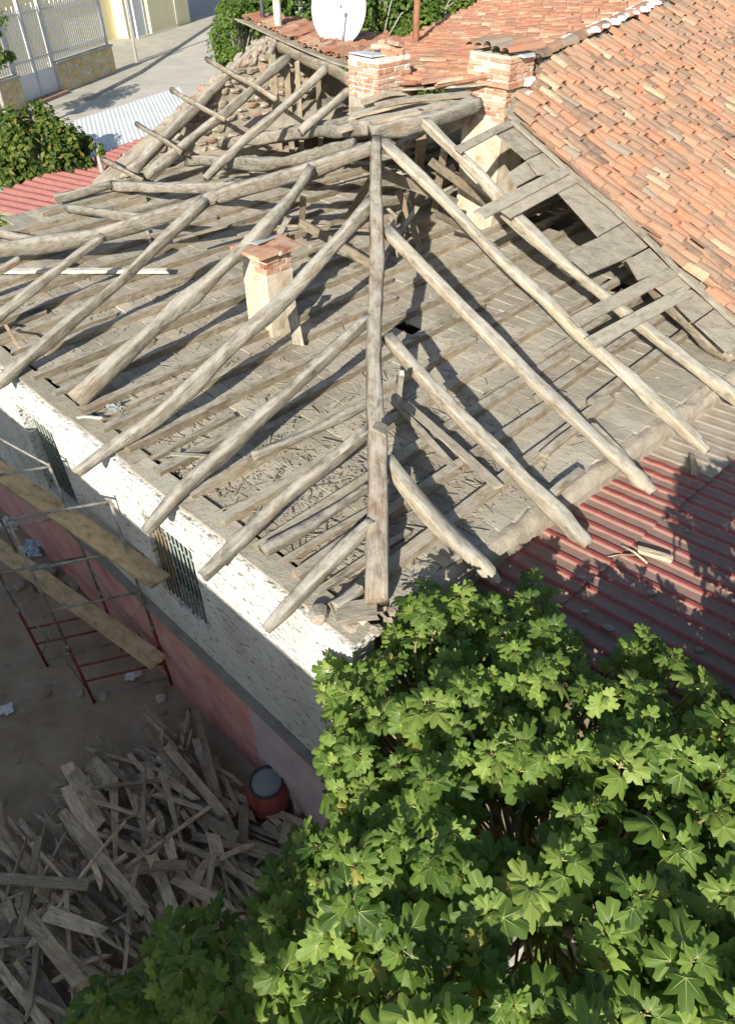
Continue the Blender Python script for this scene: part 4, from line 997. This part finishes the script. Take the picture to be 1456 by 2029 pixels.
sv, sf = [], []
for k in range(900):
    x, y = U(-120, 640), U(1400, 2100)
    if not inpoly(x, y, pile_poly): continue
    c = onz(x, y, GZ); hp = heap(c); z = GZ + .02 + (hp + .2) * R.random(); c = onz(x, y, z)
    if (c - O).dot(NIN) > -.35 or (c - dc).length < .5: continue
    d = az(R.choice([133, 133, U(0, 180)]) + R.gauss(0, 20)); d.z = R.gauss(0, .15); L = U(.08, .4); M_, _ = frame(c - d * L / 2, c + d * L / 2, V((U(-.5, .5), U(-.5, .5), 1)))
    w = U(.012, .04); t_ = U(.006, .018); i0 = len(sv)
    for (xx, ww) in ((0, w * U(.3, 1)), (L * .6, w), (L, w * U(.1, .6))):
        for (sy, szz) in ((-1, 0), (1, 0), (1, 1), (-1, 1)): sv.append(M_ @ V((xx, sy * ww, szz * t_)))
    for r in (0, 4):
        for q in range(4): sf.append((i0 + r + q, i0 + r + 4 + q, i0 + r + 4 + (q + 1) % 4, i0 + r + (q + 1) % 4))
    sf += [(i0, i0 + 1, i0 + 2, i0 + 3), (i0 + 11, i0 + 10, i0 + 9, i0 + 8)]
tag(link('wood_splinters', mesh(sv, sf, M_pile)), 'splinters and lath scraps strewn through the wood pile', 'splinters', kind='stuff')

# ------------------------------------------------------------------ sheds behind, street, fence, far house
def px_corr(name, label, quad, zs, period, h, m, cat, base):
    """lean roof from four pixel corners (a,b = far edge, c,d = near edge)"""
    a, b, c, d = [onz(x, y, z) for (x, y), z in zip(quad, zs)]
    root = thing(name, V(((a.x + c.x) / 2, (a.y + c.y) / 2, terrain_z(a.x, a.y))), label, cat)
    W = (b - a).length; ac = (b - a).normalized(); al = (d - a).normalized(); L = (d - a).length
    k = 0
    while k * .9 < W: corr('roof_sheet', a + ac * (k * .9) + V((0, 0, .004 * (k % 2))), al, ac, L, .9, period, h, m, root, trap=False); k += 1
    slab('wall', [V((p.x, p.y, 0)) for p in (a + al * .2 + ac * .2, a + al * .2 + ac * (W - .2), a + al * (L - .2) + ac * (W - .2), a + al * (L - .2) + ac * .2)], terrain_z(a.x, a.y) - 3, [base] * 4, M_limewash, root)
    return root
px_corr('red_shed', 'low shed with faded red corrugated roof behind the house', [(-60, 405), (268, 280), (330, 360), (60, 430)], [2.75, 2.75, 2.55, 2.55], .30, .05, M_redsheet2, 'shed', 2.4)
px_corr('white_shed', 'low shed with white corrugated roof beside the street', [(138, 243), (345, 176), (372, 200), (150, 330)], [2.75, 2.75, 2.6, 2.6], .18, .012, M_whitesheet, 'shed', 2.45)
SZ = 2.03
rd = [onz(x, y, SZ) for x, y in ((-700, 560), (-700, 330), (0, 225), (130, 190), (280, 130), (400, 55), (470, 10), (560, -30), (900, -40), (640, 60), (470, 110), (420, 250), (200, 330))]
slab('road', [V((p.x, p.y, 0)) for p in rd], SZ - .4, SZ, M_asph, None, 'structure')
pv = [onz(x, y, SZ + .13) for x, y in ((-700, 320), (0, 236), (60, 222), (180, 190), (277, 140), (395, 62), (460, 20), (420, -20), (300, 0), (200, 60), (0, 120), (-700, 200))]
slab('pavement', [V((p.x, p.y, 0)) for p in pv], SZ - .1, SZ + .12, M_kerb, None, 'structure')
SB = SZ + .12
# neighbour's boundary: stone base, rail fence, gate
fA, fB = onz(128, 184, SB), onz(232, 143, SB); fd = (fB - fA); fd.z = 0; fw = fd.length; fd.normalize(); fnrm = V((fd.y, -fd.x, 0))
if fnrm.y > 0: fnrm = -fnrm
hb = over(224, 92, fB)
fence = thing('garden_fence', (fA + fB) / 2, 'white vertical bar fence on ochre stone base along the street', 'fence')
MF = Matrix((fd, -fnrm, V((0, 0, 1)))).transposed().to_4x4(); MF.translation = V((fA.x, fA.y, SB))
hbr = hb - SB
sx = (fw) / 104.0                               # metres per photo pixel along the fence, roughly
xg0 = -2.35; xl = -7.5
for (x0, x1) in ((0, fw), (xl, xg0)):
    bw = link('base_wall', box_mesh(x0, x1, 0, .35, -.3, hbr, M_mortar, .0), MF, fence)
    link('coping', box_mesh(x0 - .04, x1 + .04, -.05, .4, hbr + .001, hbr + .07, M_kerb), MF, fence)
    nxs = max(3, int((x1 - x0) / .42)); nzs = 4
    for i in range(nxs):
        for j in range(nzs):
            cx0 = x0 + (x1 - x0) * i / nxs; cx1 = x0 + (x1 - x0) * (i + 1) / nxs; cz0 = hbr * j / nzs; cz1 = hbr * (j + 1) / nzs
            cx, cz = (cx0 + cx1) / 2 + U(-.08, .08), (cz0 + cz1) / 2 + U(-.05, .05); pts = []
            kk = R.choice([5, 6, 6, 7])
            for k in range(kk):
                t = 2 * math.pi * (k + U(-.2, .2)) / kk
                pts.append(V((min(max(cx + (cx1 - cx0) * .54 * math.cos(t) * U(.8, 1.05), x0 + .01), x1 - .01), -.012, min(max(cz + (cz1 - cz0) * .54 * math.sin(t) * U(.8, 1.05), .01), hbr - .01))))
            c0_ = V((cx, -.012, cz)); vv = [p - c0_ + V((0, -U(.0, .006), 0)) for p in pts] + [p - c0_ + V((0, .02, 0)) for p in pts]
            ff = [tuple(range(kk))] + [(a, a + kk, (a + 1) % kk + kk, (a + 1) % kk) for a in range(kk)]
            link('facing_stone', mesh(vv, ff, M_yellowstone), MF @ Matrix.Translation(c0_), bw)
def fbox(name, x0, x1, y0, y1, z0, z1, m, parent=None): return link(name, box_mesh(x0, x1, y0, y1, z0, z1, m), MF, parent or fence)
FH = hbr + 1.75
x = xl
while x < fw:
    z0 = hbr + .07 if (x > .0 or x < xg0) else .75
    fbox('picket', x - .018, x + .018, .15, .185, z0 + .05, FH + (.12 if int((x + 30) / .14) % 2 else 0), M_fence); x += .14
for z in (hbr + .3, FH - .15): fbox('rail', xl, fw, .19, .225, z, z + .05, M_fence)
for x in (xl, -4.2, xg0, -1.15, 0.0, fw - .05): fbox('post', x - .06, x + .06, .12, .24, (hbr + .07) if x > .1 or x < xg0 else .0, FH + .3, M_metalgrey)
gt = thing('gate', MF @ V(((xg0) / 2, .2, 0)), 'pale grey sheet metal gate between the ochre stone walls', 'gate')
fbox('panel', xg0 + .07, -1.22, .14, .17, .12, .85, M_gate, gt); fbox('panel', -1.08, -.07, .14, .17, .12, .85, M_gate, gt)
tag(fbox('doorstep', xg0, 0, -.25, .3, -.05, .10, M_redstone), None)
# cream house behind the fence
hA, hB = onz(302, 66, SB), onz(378, 44, SB); hd = (hB - hA); hd.z = 0; hd.normalize(); hn = V((hd.y, -hd.x, 0)); hn = -hn if hn.y > 0 else hn
MH = Matrix((hd, -hn, V((0, 0, 1)))).transposed().to_4x4(); MH.translation = V((hA.x, hA.y, SB))
Lh = (hB - hA).length
ch_ = thing('cream_house', hA, 'cream plastered house with grey door across the street', 'house')
def hbox(name, x0, x1, y0, y1, z0, z1, m, parent=None): return link(name, box_mesh(x0, x1, y0, y1, z0, z1, m), MH, parent or ch_)
hbox('wall', 0, Lh, 0, 6, -.5, 6.5, M_cream)
hbox('wall', -1.9, -.003, .25, 6, -.5, 6.5, M_cream); hbox('wall', -16, -1.903, 0.9, 6, -.5, 6.5, M_cream)
dr = hbox('door', -1.45, -.25, .18, .247, 0, 2.4, M_gate); hbox('door_frame', -1.55, -1.453, .15, .245, 0, 2.5, M_metalgrey, dr); hbox('door_frame', -.247, -.15, .15, .245, 0, 2.5, M_metalgrey, dr)
hbox('awning_post', -1.85, -1.75, -.3, -.2, 0, 3.2, M_metalgrey)
pipe('drainpipe', [MH @ V((Lh * .62, -.06, .1)), MH @ V((Lh * .62, -.06, 6))], .05, M_fence, ch_)
pl_ = pipe('utility_pole', [onz(272, 122, SB) + V((0, 0, -.3)), onz(272, 122, SB) + V((0, 0, 7.5))], .06, M_metalgrey, None); tag(pl_, 'slim grey pole standing on the pavement by the fence', 'pole')
for (x0, y0, Y, z1, r, m_, lab) in ((551, 46, 18.6, 8.2, .09, M_whitew, 'pale square mast behind the rear wing ridge'), (521, 38, 19.5, 8.2, .05, M_drumrim, 'thin dark pole behind the rear wing ridge'), (823, 88, 17.5, 8.3, .07, M_pole, 'rusty pole rising behind the tiled roof near the dish')):
    b_ = aty(x0, y0, Y); o = pipe('mast', [V((b_.x, b_.y, 2.0)), V((b_.x, b_.y, z1))], r, m_, None); tag(o, lab, 'pole')
# satellite dish
dcn = aty(674, 18, 17.6); dz = thing('satellite_dish', V((dcn.x, dcn.y + .3, 4.9)), 'large pale satellite dish behind the rear wing roof', 'satellite dish')
fwd = (V((-.25, -1, .25))).normalized(); sxv = fwd.cross(V((0, 0, 1))).normalized(); upd = sxv.cross(fwd)
Md = Matrix((sxv, upd, fwd)).transposed().to_4x4(); Md.translation = dcn
v, f = [(0, 0, 0)], []; rr_, ns = 8, 40
for i in range(1, rr_ + 1):
    r = i / rr_
    for k in range(ns): t = 2 * math.pi * k / ns; v.append((.58 * r * math.cos(t), .66 * r * math.sin(t), .14 * r * r))
for k in range(ns): f.append((0, 1 + k, 1 + (k + 1) % ns))
for i in range(rr_ - 1):
    for k in range(ns): a = 1 + i * ns + k; b = 1 + i * ns + (k + 1) % ns; f.append((a, a + ns, b + ns, b))
ro = link('reflector', mesh(v, f, M_dish, True), Md, dz)
sm = ro.modifiers.new('t', 'SOLIDIFY'); sm.thickness = .015
pipe('feed_arm', [Md @ V((-.12, -.64, .14)), Md @ V((-.12, 0, .5))], .02, M_fence, dz)
pipe('receiver', [Md @ V((-.12, -.02, .42)), Md @ V((-.12, .03, .56))], .04, M_fence, dz)
pipe('mast', [V((dcn.x, dcn.y + .3, 4.6)), V((dcn.x, dcn.y + .12, dcn.z))], .04, M_metalgrey, dz)

# ------------------------------------------------------------------ shading neighbour, outside the frame behind the camera
NH = V((-2.6, -6.0, 0))
nb = thing('neighbour_house', NH + B * 5 - NIN * 3 + V((0, 0, GZ)), 'two storey neighbour house across the yard', 'house')
e0, e1 = NH, NH + B * 14
slab('wall', [e0, e1, e1 - NIN * 7, e0 - NIN * 7], GZ - .2, 6.7, M_cream, nb)
rv = [e0 + NIN * .3 + E * 0, e1 + NIN * .3, e1 - NIN * 3.5, e0 - NIN * 3.5, e1 - NIN * 7.3, e0 - NIN * 7.3]
zz = [6.75, 6.75, 7.9, 7.9, 6.75, 6.75]; vv = [V((p.x, p.y, z)) - V((e0.x, e0.y, 0)) for p, z in zip(rv, zz)]; vv += [p + V((0, 0, .12)) for p in vv]
link('roof', mesh(vv, [(0, 1, 2, 3), (3, 2, 4, 5), (6, 9, 8, 7), (9, 11, 10, 8), (0, 6, 7, 1), (5, 4, 10, 11), (0, 3, 9, 6), (3, 5, 11, 9), (1, 7, 8, 2), (2, 8, 10, 4)], M_tile2, tint=.5), Matrix.Translation((e0.x, e0.y, 0)), nb)

swl = thing('shade_wall', V((2.0, -1.6, GZ)), 'added wall out of view, blocking sun from the ground under the fig tree', 'wall')  # added out of view to keep the ground beneath the fig in shade
slab('wall_body', [V((-1.2, -1.7, 0)), V((9, -1.7, 0)), V((9, -1.4, 0)), V((-1.2, -1.4, 0))], GZ - .2, GZ + 2.5, M_stone, swl)
slab('coping', [V((-1.25, -1.76, 0)), V((9.05, -1.76, 0)), V((9.05, -1.34, 0)), V((-1.25, -1.34, 0))], GZ + 2.503, GZ + 2.6, M_kerb, swl)
# ------------------------------------------------------------------ vegetation
def fig_leaf(tint, s=1.0, pet=.55, droop=.28, sd=0, fo=.1):
    half = [(0, 1.0), (11, .96), (20, .84), (28, .58), (35, .70), (44, .90), (54, .90), (64, .72), (73, .50), (83, .60), (98, .68), (114, .62), (134, .50), (158, .30)]
    half = [(a, r * (1 + U(-.08, .08))) for a, r in half]
    out = [(-a, r * U(.92, 1.05)) for a, r in half[:0:-1]] + half
    v, f, fm, tt = [], [], [], []
    ax, az_ = pet * .86, pet * .5                       # end of petiole
    def blade(a, r, lift=0.0):
        t = math.radians(a); x, y = r * math.cos(t), r * math.sin(t)
        fold = fo * abs(math.sin(math.radians(a) * 3.6)) * r
        z = .10 * r - droop * r * r - fold + lift + .04 * noise.noise(V((x * 3, y * 3, sd)))
        return V((ax + x, y, az_ + z)) * s
    c = len(v); v.append(blade(0, 0))
    n = len(out)
    for (a, r) in out: v.append(blade(a, r * .5))
    for (a, r) in out: v.append(blade(a, r))
    for i in range(n - 1):
        f.append((0, 1 + i, 2 + i)); fm.append(0); f.append((1 + i, 1 + n + i, 2 + n + i, 2 + i)); fm.append(0)
    for (a, L) in ((0, .9), (48, .74), (-48, .74), (98, .5), (-98, .5)):
        b = len(v); w = 5.0
        v += [blade(a - 90, .016, .012), blade(a + 90, .016, .012), blade(a - 1.3, L * .5, .012), blade(a + 1.3, L * .5, .012), blade(a, L, .010)]
        f += [(b, b + 2, b + 3, b + 1), (b + 2, b + 4, b + 3)]; fm += [1, 1]
    b = len(v); vv, ff = [], []
    tube(vv, ff, [V((0, 0, 0)), V((ax * .55, 0, az_ * .7)) * s, V((ax, 0, az_)) * s], [.034 * s, .028 * s, .022 * s], 4, False)
    v += vv; f += [tuple(i + b for i in q) for q in ff]; fm += [2] * len(ff)
    return v, f, fm
leafv = [fig_leaf(0, 1.0, U(.5, .9), U(.1, .6), k * 3.1, U(.08, .3)) for k in range(8)]
leaf_meshes = {}
def leaf_mesh(k, ti):
    key = (k, ti)
    if key not in leaf_meshes:
        v, f, fm = leafv[k]; leaf_meshes[key] = mesh(v, f, [M_fig, M_vein, M_petiole], True, fm, ti)
    return leaf_meshes[key]
tree_poly = [(635, 1345), (670, 1310), (700, 1285), (735, 1190), (830, 1155), (900, 1175), (1000, 1180), (1060, 1135), (1100, 1150), (1115, 1250), (1180, 1310), (1240, 1300), (1290, 1235), (1345, 1290), (1400, 1340), (1490, 1410), (1560, 1380), (1570, 1090), (1740, 1040), (1760, 1450), (1700, 2150), (100, 2150), (140, 2020), (270, 1900), (290, 1850), (360, 1815), (490, 1810), (560, 1720), (540, 1680), (630, 1660), (668, 1610), (640, 1560), (660, 1470), (630, 1390)]
TR = V((1.5, 2.1, GZ))
fig = thing('fig_tree', TR, 'broad fig tree with large lobed leaves in front of the house corner', 'tree')
def ztop(x, y):
    z = 3.95
    if x > 1480 and y < 1400: z = 4.6
    if x < 820: z = 3.95 - (820 - x) / 620.0 * 2.0
    if y < 1330 and x < 1480: z -= .25
    return z + .38 * noise.noise(V((x / 110.0, y / 110.0, 3)))
ros = []; tries = 0
while len(ros) < 1160 and tries < 40000:
    tries += 1
    x, y = U(100, 1760), U(1030, 2150)
    if not inpoly(x, y, tree_poly): continue
    dep = abs(R.gauss(0, .3)) if len(ros) < 580 else U(.4, 1.9) if len(ros) < 1000 else U(1.9, 3.2)
    z = ztop(x, y) - dep; p = onz(x, y, z)
    if (p - O).dot(NIN) > -.1 and (p - O).dot(EIN) > -.05 and z < 3.75: continue
    if x < 600 and y > 1640 and R.random() < .55: continue
    mind = .175 if len(ros) < 580 else .21
    if any((p - q).length < mind for q in ros): continue
    # gaps where dark limbs show
    if any(abs(x - gx) < gr * 1.5 and abs(y - gy) < gr for gx, gy, gr in ((1010, 1640, 62), (1225, 1650, 48), (1080, 1890, 80), (900, 1965, 60), (1185, 1800, 40), (720, 1990, 60), (1390, 1850, 40), (830, 1760, 35), (780, 1480, 30), (1150, 1420, 30))) and z > 2.3: continue
    ros.append(p)
leaves = []; tv, tf = [], []
for p in ros:
    out = (p - V((TR.x, TR.y - .2, 2.2))); out.z = max(out.z, .2); axis = (out.normalized() * .4 + V((U(-.45, .45), U(-.75, .15), 1))).normalized()
    q = axis.to_track_quat('Z', 'Y').to_matrix().to_4x4(); n = R.choice([6, 7, 8, 9]); ph = U(0, 6.28); sz = U(.072, .115) * (1.0 + .14 * min(1, max(0, (proj(p)[1] - 1350) / 500)))
    base = .12 + .66 * R.random()
    for k in range(n):
        age = k / n
        el = math.radians(70 - 105 * age + U(-18, 18)); s = sz * (.55 + .55 * min(1, age * 1.8)) * U(.85, 1.15)
        Mx = Matrix.Translation(p - axis * (.10 * age)) @ q @ Matrix.Rotation(ph + k * 2.4 + U(-.3, .3), 4, 'Z') @ Matrix.Rotation(-el * .55, 4, 'Y') @ Matrix.Rotation(R.gauss(0, .42), 4, 'X') @ Matrix.Scale(s, 4)
        ti = min(1, max(0, base + U(-.3, .3) + (.15 if age < .3 else 0)))
        ti = min(ti, .93)
        if R.random() < .012: ti = 1.0
        leaves.append((Mx, R.randrange(8), round(ti * 12) / 12))
    back = (V((TR.x, TR.y, 2.0)) - p).normalized(); kk = .35 if proj(p)[0] > 1456 else 1.0
    tube(tv, tf, [p + axis * .02, p - axis * .15, p - axis * .35 * kk + back * .12 * kk, p - axis * .55 * kk + back * .40 * kk], [.008, .010, .012, .015], 5, False)
link('twigs', mesh(tv, tf, M_twig, True), None, fig)['kind'] = 'stuff'
leaves.sort(key=lambda l: (l[0].translation - CAM).length if (lambda s: 0 < s[0] < 1456 and s[1] < 2029)(proj(l[0].translation)) else 99)
for (Mx, k, ti) in leaves[:300]: link('leaf', leaf_mesh(k, ti), Mx, fig)
v, f, fm, tt = [], [], [], []
for (Mx, k, ti) in leaves[300:]:
    lv, lf, lm = leafv[k]; b = len(v)
    v.extend(Mx @ c for c in lv); f.extend(tuple(i + b for i in q) for q in lf); fm.extend(lm); tt.extend([ti] * len(lv))
o = link('foliage', mesh(v, f, [M_fig, M_vein, M_petiole], True, fm, tt), None, fig); o['kind'] = 'stuff'
print('fig leaves', len(leaves))
# trunk and limbs
def limb(pts, r0, r1):
    n_ = len(pts); vv, ff = [], []
    tube(vv, ff, pts, [r0 + (r1 - r0) * i / (n_ - 1) for i in range(n_)], 8)
    return link('branch', mesh([p - pts[0] for p in vv], ff, M_bark, True), Matrix.Translation(pts[0]), fig)
trv, trf = [], []; tube(trv, trf, [TR, TR + V((.03, .02, .8)), TR + V((-.05, .0, 1.7)), TR + V((0, -.05, 2.3))], [.16, .13, .11, .09], 10)
link('trunk', mesh([p - TR for p in trv], trf, M_bark, True), Matrix.Translation(TR), fig)
T0 = TR + V((0, -.03, 2.0))
limb([T0, onz(1172, 1850, 3.0), onz(1190, 1740, 3.35), onz(1232, 1625, 3.6)], .05, .02)
limb([onz(1190, 1740, 3.33), onz(1262, 1665, 3.5), onz(1290, 1600, 3.6)], .022, .012)
limb([onz(1185, 1750, 3.3), onz(1040, 1712, 3.3), onz(960, 1690, 3.4)], .022, .010)
limb([T0, onz(1010, 1650, 2.9), onz(1040, 1590, 3.3)], .04, .012); limb([onz(975, 1700, 2.8), onz(972, 1610, 3.3)], .02, .010)
limb([T0, onz(1145, 1960, 2.8), onz(1060, 1930, 3.2), onz(1000, 1928, 3.4)], .03, .010)
limb([T0, onz(880, 1880, 3.0), onz(780, 1900, 3.2)], .03, .010)
for k in range(16):
    q = R.choice([r for r in ros[:580] if proj(r)[0] < 1440 and proj(r)[0] > 750]); m_ = T0.lerp(q, .5) + V((U(-.1, .1), U(-.1, .1), U(-.25, .05)))
    limb([T0 - V((0, 0, U(0, .5))), m_, q - V((0, 0, .25))], .04, .012)

def bush(name, label, c, rad, n, ls, m, cat='bush', trunk=True, clumps=26, group=None):
    root = thing(name, V((c.x, c.y, terrain_z(c.x, c.y))), label, cat, group)
    cl = []
    for k in range(clumps):
        d = V((R.gauss(0, 1), R.gauss(0, 1), R.gauss(0, 1))).normalized() * U(.45, 1.0)
        cl.append((V((d.x * rad.x, d.y * rad.y, d.z * rad.z)) + c, U(.12, .34) * max(rad)))
    v, f, t = [], [], []
    for k in range(n):
        cc, r = R.choice(cl); d = V((R.gauss(0, 1), R.gauss(0, 1), R.gauss(0, 1))).normalized() * r * (R.random() ** .4)
        p = cc + d; nr = (d.normalized() + V((0, -.4, .9)) + V((U(-.7, .7), U(-.7, .7), U(-.5, .5)))).normalized()
        a = nr.cross(V((U(-1, 1), U(-1, 1), U(-1, 1)))).normalized(); b = nr.cross(a); s = ls * U(.6, 1.3); i = len(v)
        v += [p - a * s, p + b * s * .55 + nr * s * .1, p + a * s, p - b * s * .55 + nr * s * .1]; f.append((i, i + 1, i + 2, i + 3))
        t += [min(1, max(0, R.gauss(.5, .22)))] * 4
    o = link('foliage', mesh(v, f, m, False, tint=t), None, root); o['kind'] = 'stuff'
    bv, bf = [], []; g = V((c.x, c.y, terrain_z(c.x, c.y) - .1))
    tube(bv, bf, [g, g.lerp(c, .5), c], [.10, .07, .05], 7)
    for (cc, r) in cl: tube(bv, bf, [g.lerp(c, U(.4, .9)), (c + cc) / 2 + V((0, 0, .1)), cc], [.035, .02, .008], 5)
    link('trunk', mesh(bv, bf, M_bark, True), None, root)
    return root
bush('bush', 'green and yellow leafed bush left of the white shed roof', aty(70, 275, 18.6) + V((0, 0, -.35)), V((1.35, 1.0, 1.0)), 10000, .075, M_vine, clumps=60)
bush('vine', 'sparse vine shoot with orange yellow leaves above the left bush', aty(62, 218, 18.8), V((.28, .3, .3)), 220, .08, M_vine, 'vine', clumps=8)
bush('bush', 'green bush at the left frame edge below the red shed roof', aty(-10, 440, 13.6) + V((-.5, 0, -.5)), V((.7, .6, .8)), 3500, .06, M_bush)
bush('bush', 'small green sprig between white and red shed roofs', aty(192, 293, 18.2), V((.16, .16, .2)), 200, .06, M_bush, clumps=6)
bush('bush', 'loose green shrub at the street corner left of the masts', aty(462, 62, 21.0) + V((.2, 0, -.2)), V((1.0, 1.0, 1.0)), 3600, .06, M_bush)
bush('bush', 'dark green tip of a shrub at the top left corner', aty(-8, 70, 24.0) + V((-.4, 0, 0)), V((.7, .7, 1.2)), 2500, .07, M_bush)
for (x, y, Y, rx, rz, lab) in ((520, 10, 24, 1.8, 1.9, 'dense green bush behind the dark pole'), (620, 20, 26, 2.2, 2.2, 'dense green bush left behind the satellite dish'), (745, 30, 25, 2.0, 2.1, 'dense green bush right of the satellite dish'), (850, 10, 25.5, 2.0, 2.1, 'dense green bush right of the rusty pole'), (950, -40, 27, 2.0, 1.9, 'dense green bush at the top behind the tiled roof')):
    bush('bush', lab, aty(x, y, Y) + V((0, 0, -.6)), V((rx, 1.3, rz)), 9000, .10, M_bush, clumps=34, group='bushes behind the roof')
